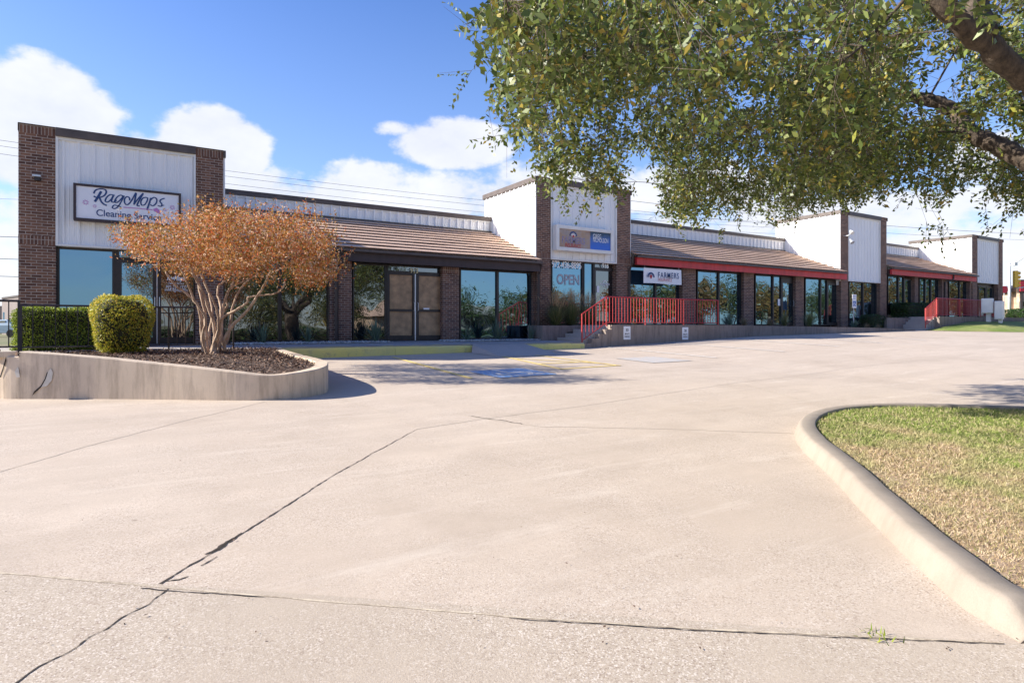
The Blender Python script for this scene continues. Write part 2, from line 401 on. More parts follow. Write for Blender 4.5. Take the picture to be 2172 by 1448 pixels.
M['lawn'] = lawn('lawn_ground', False); M['blades'] = lawn('lawn_blades', True)
def fargr():
    m, g, b = new_mat('ground_far'); p = worldpos(g)
    c = g.mix(g.mapr(g.noise(p, .12, 5), .4, .6), (.17, .15, .07), (.09, .12, .03))
    g.put(b.inputs['Base Color'], g.mix(g.mapr(g.noise(p, 3, 4), .3, .7, 0, .3), c, (.30, .24, .13))); b.inputs['Roughness'].default_value = .95; return m
M['far'] = fargr()
M['navy'] = paint('navy_lettering', (.015, .055, .19), .5, .05); M['pink'] = paint('pink_lettering', (.55, .22, .52), .5, .05)
M['signface'] = paint('sign_face_white', (.86, .86, .90), .35, .03, 2)
M['redink'] = paint('red_ink', (.50, .03, .05), .5, .05); M['white'] = paint('white_vinyl', (.92, .93, .95), .5, .03)
M['gold'] = paint('gold_numerals', (.62, .55, .30), .4, .1); M['black'] = paint('black_ink', (.02, .02, .022), .5, .1)
M['alu'] = paint('aluminium', (.62, .64, .66), .35, .06, 4, metal=.5); M['util'] = paint('utility_grey_green', (.80, .80, .76), .5, .06, 2)
M['galv'] = paint('galvanised_steel', (.55, .56, .56), .45, .1, 4, metal=.3); M['sigyel'] = paint('signal_yellow', (.80, .50, .06), .45, .06)
M['cable'] = paint('cable_black', (.05, .05, .055), .6, .1); M['blue'] = paint('blue_sign', (.02, .12, .45), .45, .05)
M['tan'] = paint('tan_stone', (.50, .36, .26), .85, .3, 1.5, bmp=.5); M['rooflow'] = paint('flat_roof', (.30, .29, .28), .9, .1)
# ------------------------------------------------------------------ ground, lot, apron
def grid(name, xs, ys, dz, mat):
    vs = [(x, y, float(gz(x, y)) + dz) for y in ys for x in xs]; n = len(xs)
    fs = [(j * n + i, j * n + i + 1, (j + 1) * n + i + 1, (j + 1) * n + i) for j in range(len(ys) - 1) for i in range(n - 1)]
    o = MB().add(vs, fs).build(name, mat); return tag(o, kind='structure')
grid('ground', [-3000] + XK + [3000], [-3000, -400, -12, 15.6, 600, 3000], -.03, M['far'])
xs = [-40] + [x for x in XK if -40 < x < 90] + [90]
grid('parking_lot', xs, [-13, -12, 15.6, 16.4], 0, M['lot'])
A0, A1 = onG(0, 1216), onG(2120, 1363)
asl = (A1.y - A0.y) / (A1.x - A0.x)
axs = [-14, -10, 4.3, 8.3, 12.4, 15]
top = [(x, A0.y + asl * (x - A0.x)) for x in axs]
mb = MB(); vs = []
for x, y in top: vs += [(x, -12., float(gz(x, -12)) + .004), (x, y, float(gz(x, y)) + .004)]
mb.add(vs, [(2 * i, 2 * i + 2, 2 * i + 3, 2 * i + 1) for i in range(len(axs) - 1)])
tag(mb.build('driveway_apron', M['apron']), kind='structure')

# ------------------------------------------------------------------ painted lines, joints and cracks lying on the lot
def ribbon(name, pts, w, mat, jit=0., dz=.003, step=.1, taper=True):
    P = [Vector((p.x, p.y, 0)) for p in pts]; out = []; L = 0
    for a, b in zip(P[:-1], P[1:]):
        n = max(1, int((b - a).length / step))
        for k in range(n): out.append(a.lerp(b, k / n))
    out.append(P[-1]); m = len(out); vs = []
    off = 0
    for i, p in enumerate(out):
        t = (out[min(i + 1, m - 1)] - out[max(i - 1, 0)]).normalized(); nn = Vector((-t.y, t.x, 0))
        ww = w(i / (m - 1)) if callable(w) else w
        if jit:
            off = off * .8 + random.gauss(0, jit); ww *= random.uniform(.45, 1.6)
        c = p + nn * off
        for sgn in (-1, 1):
            q = c + nn * ww * .5 * sgn; vs.append((q.x, q.y, float(gz(q.x, q.y)) + dz))
    o = MB().add(vs, [(2 * i, 2 * i + 1, 2 * i + 3, 2 * i + 2)[::-1] for i in range(m - 1)]).build(name, mat)
    return tag(o, kind='structure')
G = lambda *p: [onG(x, y) for x, y in p]
def near(v0, v1): return lambda t: v0 + (v1 - v0) * t
ribbon('pavement_crack', G((885, 910), (790, 962), (700, 1012), (610, 1070), (530, 1120), (460, 1165), (395, 1203), (330, 1243)), near(.006, .010), M['crack'], .0025, .0025, .03)
ribbon('pavement_crack', G((512, 1130), (480, 1152), (462, 1166), (436, 1176)), lambda t: .008 + .026 * math.sin(math.pi * t), M['crack'], .002, .0025, .02)
ribbon('pavement_crack', G((358, 1250), (318, 1283), (268, 1304), (225, 1335), (190, 1352), (160, 1378), (120, 1398), (80, 1415), (30, 1450), (-40, 1490)), near(.005, .007), M['crack'], .002, .006, .02)
ribbon('pavement_crack', G((460, 1180), (440, 1192), (425, 1200)), .008, M['crack'], .002, .0025, .02)
ribbon('pavement_crack', G((400, 1222), (380, 1229), (350, 1232)), .008, M['crack'], .002, .0025, .02)
ribbon('pavement_joint', G((-60, 1210), (0, 1216), (320, 1245)), .014, M['seal'], .0008, .006, .05)
ribbon('pavement_joint', G((320, 1245), (700, 1277), (1100, 1310), (1500, 1337), (1800, 1351), (2130, 1366)), .010, M['seal'], .001, .006, .05)
ribbon('pavement_joint', G((300, 1249), (420, 1258), (560, 1268)), .006, M['crack'], .003, .0075, .03)
ribbon('pavement_joint', G((1080, 1313), (1500, 1341), (1800, 1354), (2130, 1368)), .005, M['crack'], .0018, .0075, .03)
ribbon('pavement_joint', G((1690, 919), (1400, 909), (1150, 904), (1040, 890), (985, 880)), .018, M['crack_soft'], .006, .002, .08)
ribbon('pavement_crack', G((1110, 899), (1040, 888), (1000, 882)), .016, M['crack'], .012, .0025, .05)
ribbon('pavement_joint', G((885, 910), (1050, 885), (1230, 861), (1400, 836), (1560, 812)), .02, M['crack_soft'], .006, .002, .1)
ribbon('pavement_joint', G((1575, 813), (1650, 834), (1765, 868)), .018, M['crack_soft'], .006, .002, .1)
ribbon('pavement_joint', G((885, 910), (820, 875), (700, 840)), .015, M['crack_soft'], .004, .002, .1)
ribbon('pavement_joint', G((560, 852), (380, 895), (180, 948), (0, 1000), (-80, 1020)), .014, M['crack_soft'], .004, .002, .1)
ribbon('pavement_joint', G((1560, 812), (1800, 780), (2000, 760)), .02, M['crack_soft'], .004, .002, .2)
WL = [((1289, 737), (1520, 759)), ((1401, 726), (1663, 746)), ((1509, 717), (1782, 735)), ((1612, 710), (1871, 728)), ((1705, 705), (1963, 722))]
for a, b in WL: ribbon('parking_line', G(a, b), .10, M['line_white'], 0, .010, .3)
YL = [((832, 757), (1000, 803)), ((1062, 755), (1190, 783)), ((1110, 750), (1315, 776)), ((1190, 783), (1315, 775)), ((1085, 760), (1290, 772)), ((1140, 772), (1250, 768)), ((1095, 742), (1180, 748))]
for a, b in YL: ribbon('parking_line', G(a, b), .10, M['line_yellow'], 0, .010, .3)
# accessible-stall emblems (blue square with a white wheelchair figure)
def emblem(cpx, s, mat_b, mat_w, wheel=True):
    c = onG(*cpx)
    def q(name, pts, mat, dz):
        vs = [(c.x + x * s, c.y + y * s, float(gz(c.x + x * s, c.y + y * s)) + dz) for x, y in pts]
        tag(MB().add(vs, [tuple(range(len(pts)))]).build(name, mat), kind='structure')
    q('parking_emblem', [(-1, -1), (1, -1), (1, 1), (-1, 1)], mat_b, .010)
    if wheel:
        ring = [onG(*cpx)] ; pts = []
        for k in range(15):
            a = R(140 + k * 17); pts.append(Vector((c.x + s * (-.05 + .5 * math.cos(a)), c.y + s * (-.25 + .5 * math.sin(a)), 0)))
        ribbon('parking_emblem_figure', pts, .15 * s, mat_w, 0, .014, .2)
        ribbon('parking_emblem_figure', [Vector((c.x + s * x, c.y + s * y, 0)) for x, y in ((-.15, .62), (-.15, -.05), (.38, -.05), (.62, -.62), (.8, -.6))], .16 * s, mat_w, 0, .0145, .2)
        q('parking_emblem_figure', [(-.15 + .14 * math.cos(R(a)), .78 + .14 * math.sin(R(a))) for a in range(0, 360, 40)], mat_w, .0142)
emblem((1085, 791), .66, M['mark_blue'], M['line_white'])
emblem((1385, 763), .68, M['mark_faded'], M['mark_faded'], False)

# ------------------------------------------------------------------ grass island and its kerb
base_px = [(2166, 1364), (2090, 1318), (2000, 1254), (1850, 1108), (1762, 1012), (1705, 958), (1685, 926), (1697, 902), (1738, 886), (1805, 877), (1900, 874), (2050, 877), (2172, 881)]
IP = [onG(*p) for p in base_px]
d0 = (IP[-1] - IP[-2]).normalized()
IP += [IP[-1] + d0 * 3, IP[-1] + d0 * 6]
IC = catmull(IP, 5); IC = [Vector((p.x, p.y, 0)) for p in IC]
def inward(path):
    out = []
    for i in range(len(path)):
        t = (path[min(i + 1, len(path) - 1)] - path[max(i - 1, 0)]); t.z = 0; t.normalize()
        out.append(Vector((t.y, -t.x, 0)))
    return out
IN = inward(IC)
prof = [(0, -.1), (0, .0), (.02, .06), (.04, .108), (.062, .126), (.08, .130), (.198, .130), (.208, .122), (.212, -.05)]
vs = []; fs = []
for i, (p, nn) in enumerate(zip(IC, IN)):
    e = min(1, i / 4); wob = random.gauss(0, .003)
    for o_, h in prof:
        q = p + nn * (o_ + wob); vs.append((q.x, q.y, float(gz(p.x, p.y)) + (h * (.25 + .75 * e) if h > 0 else h)))
k = len(prof)
for i in range(len(IC) - 1):
    for j in range(k - 1): fs.append((i * k + j, i * k + j + 1, (i + 1) * k + j + 1, (i + 1) * k + j))
fs.append(tuple(range(k)))
o = MB().add(vs, fs).build('curb', M['curb'], smooth=True); tag(o, kind='structure')
inner = [p + nn * .208 for p, nn in zip(IC, IN)]
far = inner[-1]; nearp = inner[0]
dgr = (nearp - inner[3]); dgr.z = 0
poly = [(p.x, p.y) for p in inner] + [(far.x + 2, far.y - 6), (nearp.x + 4.5, nearp.y - 3.2), (nearp.x + 1.0, nearp.y - .75)]
def inpoly(P, poly):
    x, y = P[:, 0], P[:, 1]; c = np.zeros(len(P), bool); n = len(poly)
    for i in range(n):
        x1, y1 = poly[i]; x2, y2 = poly[(i + 1) % n]
        m = ((y1 > y) != (y2 > y)) & (x < (x2 - x1) * (y - y1) / ((y2 - y1) or 1e-9) + x1); c ^= m
    return c
mb = MB(); mb.add([(x, y, float(gz(x, y)) + .10) for x, y in poly], [tuple(range(len(poly)))])
tag(mb.build('grass_bed', M['lawn']), kind='structure')
pa = np.array(poly)
N0 = 470000
u = rng.uniform(0, 1, N0); fz = 2.3 + (9.0 - 2.3) * u ** 1.1                      # depth from the eye
rr = rng.uniform(.25, 1.25, N0) * fz
X = cY * rr + sY * fz; Y = -sY * rr + cY * fz
P = np.stack([X, Y], 1); keep = inpoly(P, poly) & (rng.uniform(0, 1, N0) < np.clip(1.25 - fz / 16, .3, 1)); pt = np.sin(P[:, 0] * 2.1 + 1.7 * np.sin(P[:, 1] * 1.6)) + np.sin(P[:, 1] * 2.7 + 1.3 * np.sin(P[:, 0] * 3.1)) + .6 * np.sin(P[:, 0] * 7 + P[:, 1] * 5)
keep &= rng.uniform(0, 1, N0) > np.clip((pt - .3) * .6, 0, .82) * np.clip(1.45 - fz / 7, .15, 1)
P = P[keep]; fz = fz[keep]
print('blades', len(P))
n = len(P); Z = gz(P[:, 0], P[:, 1]) + .098
C = np.stack([P[:, 0], P[:, 1], Z], 1)
flat = rng.uniform(0, 1, n) < .6
D = rdir(n); D[:, 2] = np.where(flat, np.abs(D[:, 2]) * .25 + .04, np.abs(D[:, 2]) + .5); D = nrm(D)
h = rng.uniform(.015, .036, n) * (1 + .1 * (fz - 2)); w = rng.uniform(.002, .0036, n) * (.7 + .22 * fz)
Sd = nrm(np.cross(D, rdir(n)))
V = np.stack([C - Sd * w[:, None] * .5, C + Sd * w[:, None] * .5, C + D * h[:, None]], 1).reshape(-1, 3)
tag(fast_mesh('grass', V, np.arange(n * 3).reshape(-1, 3), M['blades'], k=3), 'short patchy lawn in the kerbed island, green at the back and dry straw in front', 'grass', kind='stuff')

# ------------------------------------------------------------------ planter wall at the left
PW = []
for px, py, zt in [(0, 845, -.34), (40, 846, -.345), (200, 846, -.425), (330, 847, -.515), (400, 848, -.56), (500, 849, -.635), (570, 848, -.685), (630, 844, -.665), (672, 838, -.635), (694, 831, -.60)]:
    b_ = onG(px, py); PW.append(Vector((b_.x, b_.y, zt)))
for px, py, zt in [(694, 766, -.58), (676, 760, -.575), (650, 754, -.565), (622, 746.5, -.55), (603, 741, -.54)]:
    v = pxdir(px, py); t = zt / v.z; PW.append(Vector((v.x * t, v.y * t, zt)))
PC = [Vector((-9.0, 15.75, -.33)).lerp(PW[0], k / 14) for k in range(14)] + catmull(PW, 5)
# thing: wall runs as a loop, mortar-coloured; top rounded a little
PN = [-v for v in inward(PC)]
vs = []; fs = []; prof = [(0, None), (0, -.012), (.012, 0), (.19, 0), (.20, -.012), (.20, -.5)]; k = len(prof)
for p, nn in zip(PC, PN):
    for o_, h in prof:
        q = p + nn * o_; vs.append((q.x, q.y, (float(gz(p.x, p.y)) - .08) if h is None else p.z + h))
for i in range(len(PC) - 1):
    for j in range(k - 1): fs.append((i * k + j, i * k + j + 1, (i + 1) * k + j + 1, (i + 1) * k + j))
fs.append(tuple(range((len(PC) - 1) * k, len(PC) * k)))
s0 = [i for i, p in enumerate(PC) if p.x > onG(38, 846).x][0]
pw = empty('planter_wall', tuple(PC[-1]), 'stained concrete planter wall curving round the mulch bed below the crepe myrtle', 'retaining wall')
wall = MB().add(vs[s0 * k:], [tuple(i - s0 * k for i in f) for f in fs if min(f) >= s0 * k] + [tuple(range(k))]).build('wall_body', M['wallc'], pw)
lowv = [(x, y, z - (.07 if idx % k else 0)) for idx, (x, y, z) in enumerate(vs[:(s0 + 1) * k])]
tag(MB().add(lowv, [f for f in fs if max(f) < (s0 + 1) * k]).build('end_section', M['wallc'], pw), 'lower cracked end section')
b0 = onG(14, 846); MB().box(b0.x - .22, b0.x + .1, b0.y + .02, b0.y + .2, -.43, -.345).build('broken_block', M['wallc'], pw, bevel=.01)
def wallpatch(pts, mat, name):                        # patch of filler or a crack lying on the wall face
    out = []
    for px, py in pts:
        best = None; v = pxdir(px, py)
        for a, b in zip(PC[:-1], PC[1:]):
            e = b - a; den = v.x * e.y - v.y * e.x
            if abs(den) < 1e-9: continue
            s_ = (v.y * a.x - v.x * a.y) / den
            if -1e-6 <= s_ <= 1.000001:
                q = a + e * s_; t = (q.x * v.x + q.y * v.y) / (v.x ** 2 + v.y ** 2)
                if best is None or t < best: best = t
        if best: 
            q = v * (best * .9985); out.append(q)
    if len(out) > 2: MB().add(out, [tuple(range(len(out)))]).build(name, mat, pw)
M['patch'] = paint('patch_filler', (.60, .56, .50), .8, .1, 6)
wallpatch([(85, 822), (96, 805), (102, 788), (108, 781), (112, 790), (110, 806), (100, 818)], M['patch'], 'filler_patch')
wallpatch([(31, 788), (38, 777), (40, 784), (42, 800), (35, 800)], M['patch'], 'filler_patch')
wallpatch([(68, 839), (72, 830), (86, 818), (95, 803), (99, 790), (102, 788), (97, 804), (88, 820), (75, 832)], M['crack'], 'wall_crack')
wallpatch([(-1, 800), (5, 782), (10, 765), (12, 756), (13, 765), (7, 785), (2, 800)], M['crack'], 'wall_crack')
wallpatch([(40, 742), (41, 748), (41, 757), (39.5, 757), (39.3, 748)], M['crack'], 'wall_crack')

# bed surface between rim and walkway
inn = [p + nn * .2 for p, nn in zip(PC, PN)]
nI = len(inn); vs = []; fs = []; rows = 8
xl = [-9.0 + (3.0 + 9.0) * (i / (nI - 1)) ** .8 for i in range(nI)]
for i, p in enumerate(inn):
    bx = Vector((xl[i], 15.28, -.515))
    for j in range(rows + 1):
        t = j / rows; q = Vector((p.x, p.y, p.z - .05)).lerp(bx, t); z = q.z + (.03 * math.sin(math.pi * t))
        vs.append((q.x, q.y, z))
r1 = rows + 1
cut = [i for i, p in enumerate(inn) if p.x > onG(205, 846).x][0]
fa = [(i * r1 + j, i * r1 + j + 1, (i + 1) * r1 + j + 1, (i + 1) * r1 + j) for i in range(nI - 1) for j in range(rows)]
o = MB().add(vs, fa[:cut * rows]).build('path', M['walk']); tag(o, kind='structure')
o = MB().add(vs, fa[cut * rows:]).build('mulch_bed', M['soil'], smooth=True); tag(o, kind='structure')
va = np.array(vs); quads = np.array(fa[cut * rows:])
a_, b_, c_, d_ = (va[quads[:, i]] for i in range(4))
ar = np.linalg.norm(np.cross(b_ - a_, d_ - a_), axis=1) + .5 * np.linalg.norm(np.cross(c_ - a_, d_ - a_), axis=1)
nC = 16000; ix = rng.choice(len(quads), nC, p=ar / ar.sum()); uu, vv = rng.uniform(0, 1, (2, nC, 1))
C = (a_[ix] * (1 - uu) + d_[ix] * uu) * (1 - vv) + (b_[ix] * (1 - uu) + c_[ix] * uu) * vv
C[:, 2] += rng.uniform(.0, .03, nC)
D = rdir(nC); D[:, 2] *= .35
V, Q = leaf_quads(C, D, rdir(nC) + np.array([0, 0, 1.5]), rng.uniform(.03, .085, nC), rng.uniform(.01, .028, nC))
tag(fast_mesh('mulch', V, Q, M['mulch']), 'brown bark mulch filling the planter bed around the crepe myrtle', 'mulch', kind='stuff')

# ------------------------------------------------------------------ walkway, yellow kerb, ramp
XC0, XC1, XC2, XC3 = 3.05, FX(1003, 15.6), FX(1112, 15.6), 12.45
mb = MB(); mb.add([(-14, 15.28, -.52), (3.05, 15.28, -.52), (3.05, 15.64, -.52), (12.45, 15.64, -.52), (12.45, 18.6, -.46), (-14, 18.6, -.46), (-14, 15.28, -1.3), (3.05, 15.28, -1.3)], [(0, 1, 2, 3, 4, 5), (0, 6, 7, 1)])
mb.add([(-14, 15.62, -.53), (12.45, 15.62, -.53), (12.45, 15.62, -1.1), (-14, 15.62, -1.1)], [(0, 3, 2, 1)])
o = mb.build('walkway', M['walk']); tag(o, kind='structure')
def kerb(x0, x1, name='yellow_curb'):
    mb = MB(); n = max(2, int((x1 - x0) / .3)); vs = []; fs = []
    pr = [(15.585, -1.1), (15.60, -.60), (15.62, -.545), (15.65, -.525), (15.80, -.515), (15.80, -.6)]; k = len(pr)
    for i in range(n + 1):
        x = x0 + (x1 - x0) * i / n
        for y, z in pr: vs.append((x, y - .0 + random.gauss(0, .002), z + (random.gauss(0, .003) if z > -1 else 0)))
    for i in range(n):
        for j in range(k - 1): fs.append((i * k + j, (i + 1) * k + j, (i + 1) * k + j + 1, i * k + j + 1))
    fs += [tuple(range(k)), tuple(reversed(range(n * k, n * k + k)))]
    tag(mb.add(vs, fs).build(name, M['yellow']), kind='structure')
def kerbm(x0, x1, *, ox=0): pass
kerb(XC0, 6.0); kerb(6.01, XC1); kerb(XC2, 11.0); kerb(11.01, XC3)
yb = 13.9
rm = MB(); za = float(gz(XC1, yb)); zb = float(gz(XC2, yb))
rm.add([(XC1, 15.62, -.522), (XC2, 15.62, -.522), (XC2 + .1, yb, zb + .006), (XC1 - .1, yb, za + .006), (XC1 - .2, 15.3, float(gz(XC1, 15.3)) + .006), (XC2 + .5, 15.4, float(gz(XC2, 15.4)) + .006)],
       [(3, 2, 1, 0), (4, 3, 0), (1, 2, 5)])
tag(rm.build('curb_ramp', M['walk']), kind='structure')

# raised deck, its stepped front wall and the stairs
def prismY(poly, y0, y1): return MB().prism(poly, y0, y1)
rs = .15
st = [(12.45, -.55), (12.75, -.55), (12.75, -.40), (13.05, -.40), (13.05, -.25), (13.35, -.25), (13.35, -.10), (13.60, -.10), (13.60, .05)]
tops = [(19.0, .05), (24.4, .0), (31.0, -.085), (33.75, -.16)]
dw = empty('retaining_wall', (13, 15.6, -.7), 'long stained concrete deck wall stepping up beside the red stair rail', 'retaining wall')
prismY(st + tops + [(33.75, -1.0), (12.45, -1.0)], 15.6, 15.8).build('wall_body', M['deckwall'], dw)
s1 = empty('concrete_steps', (12.5, 15.8, -.7), 'concrete steps rising from the yellow kerb to the door numbered 915', 'steps')
for i, (x0, x1, z) in enumerate([(12.56, 12.90, -.385), (12.90, 13.24, -.24), (13.24, 13.58, -.095)]):
    MB().box(x0, x1 + .002 * i, 15.803, 17.25, -1, z).build('step', M['walk'], s1, bevel=.008)
prismY([(13.583, .045), (19.0, .045), (24.4, -.006), (31.0, -.09), (33.7, -.165), (33.7, -1), (13.583, -1)], 15.803, 18.6).build('deck', M['walk']); tag(bpy.data.objects['deck'], kind='structure')
pb = empty('planter_box', (12.0, 17.3, -.5), 'blue grey concrete planter box of tall fountain grass under the window reading OPEN', 'planter')
mb = MB(); mb.box(11.95, 13.0, 17.27, 17.42, -1, .03).box(11.95, 12.1, 17.42, 18.2, -1, .028).box(13.0, 15.1, 17.27, 17.42, -.2, .03)
mb.build('box_wall', M['deckwall'], pb, bevel=.01); MB().box(12.1, 15.1, 17.42, 18.25, -.6, -.03).build('soil', M['soil'], pb)

# second stair, low wall and lawn bank at the right
X2a = FX(1965, 15.75); X2b = FX(1986, 15.75)
lw = empty('retaining_wall', (34, 17, 0), 'low grey concrete wall under the clipped green hedge left of the far stair', 'retaining wall')
MB().box(33.72, X2b, 16.95, 17.12, -.8, .45).build('wall_body', M['deckwall'], lw)
MB().box(33.78, X2b + .3, 17.12, 18.6, -.8, .40).build('raised_bed', M['soil']); tag(bpy.data.objects['raised_bed'], kind='structure')
s2 = empty('concrete_steps', (X2a, 15.8, -.2), 'short concrete steps beside the far red stair rail at the lawn', 'steps')
for i in range(4):
    x0 = X2a + .1 + i * (X2b - X2a) / 4
    MB().box(x0, x0 + .32, 15.8, 16.94, -.8, -.03 + (i + 1) * .135).build('step', M['walk'], s2)
fw = empty('retaining_wall', (38, 15.7, 0), 'far concrete deck wall behind the lawn bank with the dark red railing on it', 'retaining wall')
MB().box(X2b, 52.5, 15.6, 15.8, -.8, .53).build('wall_body', M['deckwall'], fw)
MB().box(X2b + .3, 52.5, 15.8, 18.6, -.8, .525).build('deck', M['walk']); tag(bpy.data.objects['deck.001'], kind='structure')
MB().box(33.74, X2a + .3, 15.6, 16.94, -.8, -.165).build('path', M['walk']); tag(bpy.data.objects['path.001'], kind='structure')
# lawn bank
nx, ny = 60, 12; vs = []; x0, x1 = 34.6, 80
for j in range(ny + 1):
    for i in range(nx + 1):
        x = x0 + (x1 - x0) * i / nx; u = j / ny
        yb_ = 12.6 + max(0, (38 - x)) * .75
        yb_ = min(yb_, 15.5)
        y = yb_ + (15.55 - yb_) * u if x < 53 else yb_ + (26 - yb_) * u
        hh = min(1, (x - x0) / 5)
        vs.append((x, y, float(gz(x, y)) + .01 + .46 * hh * math.sin(u * math.pi / 2) ** 1.0 * (1 if x < 53 else .75)))
fs = [(j * (nx + 1) + i, j * (nx + 1) + i + 1, (j + 1) * (nx + 1) + i + 1, (j + 1) * (nx + 1) + i) for j in range(ny) for i in range(nx)]
def bankmat():
    m, g, b = new_mat('bank_grass'); p = worldpos(g)
    c = g.mix(g.mapr(g.noise(p, .9, 6, .7), .38, .62), (.17, .25, .035), (.36, .36, .12))
    c = g.mix(g.mapr(g.noise(p, 14, 5, .7), .35, .7, 0, .6), c, (.12, .17, .03))
    g.put(b.inputs['Base Color'], c); b.inputs['Roughness'].default_value = .9; bump(g, b, g.noise(p, 20, 5, .8), 1, .05); return m
M['bank'] = bankmat()
tag(MB().add(vs, fs).build('grass_bank', M['bank'], smooth=True), kind='structure')

# scattered dead leaves and a weed in the joint
nL = 230; u = rng.uniform(0, 1, nL) ** 1.6; fz = 2.4 + 16 * u; rr = rng.uniform(-.85, .85, nL) * fz
C = np.stack([cY * rr + sY * fz, -sY * rr + cY * fz], 1); ok = (C[:, 1] < 15.2) & ~inpoly(C, poly + []) ; C = C[ok]
cl_ = np.array([(p.x, p.y) for p in PC]); dmin = np.sqrt(((C[:, None] - cl_[None]) ** 2).sum(2)).min(1)
ok = ~((C[:, 0] < 3.2) & (C[:, 1] > 9.2)) & (dmin > .05); C = C[ok]
m = len(C); C3 = np.stack([C[:, 0], C[:, 1], gz(C[:, 0], C[:, 1]) + .012], 1); D = rdir(m); D[:, 2] *= .12
V, Q = leaf_quads(C3, D, rdir(m) * .4 + np.array([0, 0, 1.]), rng.uniform(.006, .022, m), rng.uniform(.004, .011, m))
tag(fast_mesh('fallen_leaves', V, Q, M['mulch']), 'small dry leaves and grit scattered over the concrete lot', 'dead leaves', kind='stuff')
# ------------------------------------------------------------------ the strip building
BLD = empty('commercial_building', (0, 18.2, -.5), 'long brown brick shop building with four white metal towers and sloping tiled eaves', 'building')
def B(mb, name, mat, parent=None, **k): return mb.build(name, mat, parent or BLD, **k)
def ribx(x0, x1, z0, z1, y, pitch=.305, h=.032):      # ribbed siding facing -Y
    pts = [(x0, 0)]; x = x0 + .12
    while x < x1 - .05:
        pts += [(x - .035, 0), (x - .018, h), (x + .018, h), (x + .035, 0)]
        for d in (.105, .2): 
            if x + d < x1 - .03: pts += [(x + d - .014, 0), (x + d, h * .2), (x + d + .014, 0)]
        x += pitch
    pts.append((x1, 0)); mb = MB(); n = len(pts)
    mb.add([(p[0], y - p[1], z0) for p in pts] + [(p[0], y - p[1], z1) for p in pts], [(i, i + 1, n + i + 1, n + i) for i in range(n - 1)])
    return mb
def riby(y0, y1, z0, z1, x):                          # ribbed siding facing -X
    a = ribx(y0, y1, z0, z1, 0, .305, .05)
    a.v = [(x + v[1], v[0], v[2]) for v in a.v]; a.f = [f[::-1] for f in a.f]; return a
def column(x0, x1, z0, z1, y0=18.2, soldier=()):
    c = B(MB().box(x0, x1, y0, 18.74, z0, z1), 'brick_column', M['brick'])
    for z in soldier: MB().box(x0 - .003, x1 + .003, y0 - .003, 18.74, z - .2, z + .003).build('soldier_course', M['soldier'], c)
    return c
def window(p0, p1, z0, z1, y=18.45, mat='glass', fw=.045, px=True):
    x0, x1 = (FX(p0, y), FX(p1, y)) if px else (p0, p1)
    mb = MB(); mb.box(x0, x0 + fw, y - .06, y + .06, z0, z1).box(x1 - fw, x1, y - .06, y + .06, z0, z1)
    mb.box(x0 + fw, x1 - fw, y - .057, y + .06, z1 - fw, z1).box(x0 + fw, x1 - fw, y - .057, y + .06, z0, z0 + fw * 1.3)
    w = B(mb, 'window', M['bronze'])
    MB().box(x0 + fw, x1 - fw, y, y + .012, z0 + fw * 1.3, z1 - fw).build('pane', M[mat], w)
    return w
def door(p0, p1, z0, z1, y=18.45, mat='glass_dark', fw=.085, handle='r', mid=False, px=True, framemat='bronze'):
    x0, x1 = (FX(p0, y), FX(p1, y)) if px else (p0, p1)
    mb = MB(); mb.box(x0, x0 + fw, y - .05, y + .05, z0, z1).box(x1 - fw, x1, y - .05, y + .05, z0, z1)
    mb.box(x0 + fw, x1 - fw, y - .047, y + .05, z1 - fw, z1).box(x0 + fw, x1 - fw, y - .047, y + .05, z0, z0 + fw * 1.9)
    if mid: mb.box(x0 + fw, x1 - fw, y - .044, y + .05, z0 + .92, z0 + 1.0)
    d = B(mb, 'door', M[framemat])
    MB().box(x0 + fw, x1 - fw, y, y + .012, z0 + fw * 1.9, z1 - fw).build('pane', M[mat], d)
    hx = x1 - fw * .5 if handle == 'r' else x0 + fw * .5
    MB().tube([(hx, y - .05, z0 + .95), (hx, y - .1, z0 + .97), (hx, y - .1, z0 + 1.2), (hx, y - .05, z0 + 1.22)], .011, 6).build('handle', M['alu'], d)
    return d
def fill(p0, p1, z0, z1, y0=18.4, y1=18.6, mat='bronze', name='wall_panel', px=True):
    x0, x1 = (FX(p0, 18.45), FX(p1, 18.45)) if px else (p0, p1)
    return B(MB().box(x0, x1, y0, y1, z0, z1), name, M[mat])
TW = [(-2.24, 2.11, 4.73, -.43, 1.93, 118, 415), (12.35, 16.83, 5.37, .07, 2.44, 1168, 1308), (31.6, 36.13, 6.08, .07, 2.40, 1799, 1867), (46.8, 51.45, 6.0, .55, 2.89, 2073, 2117)]
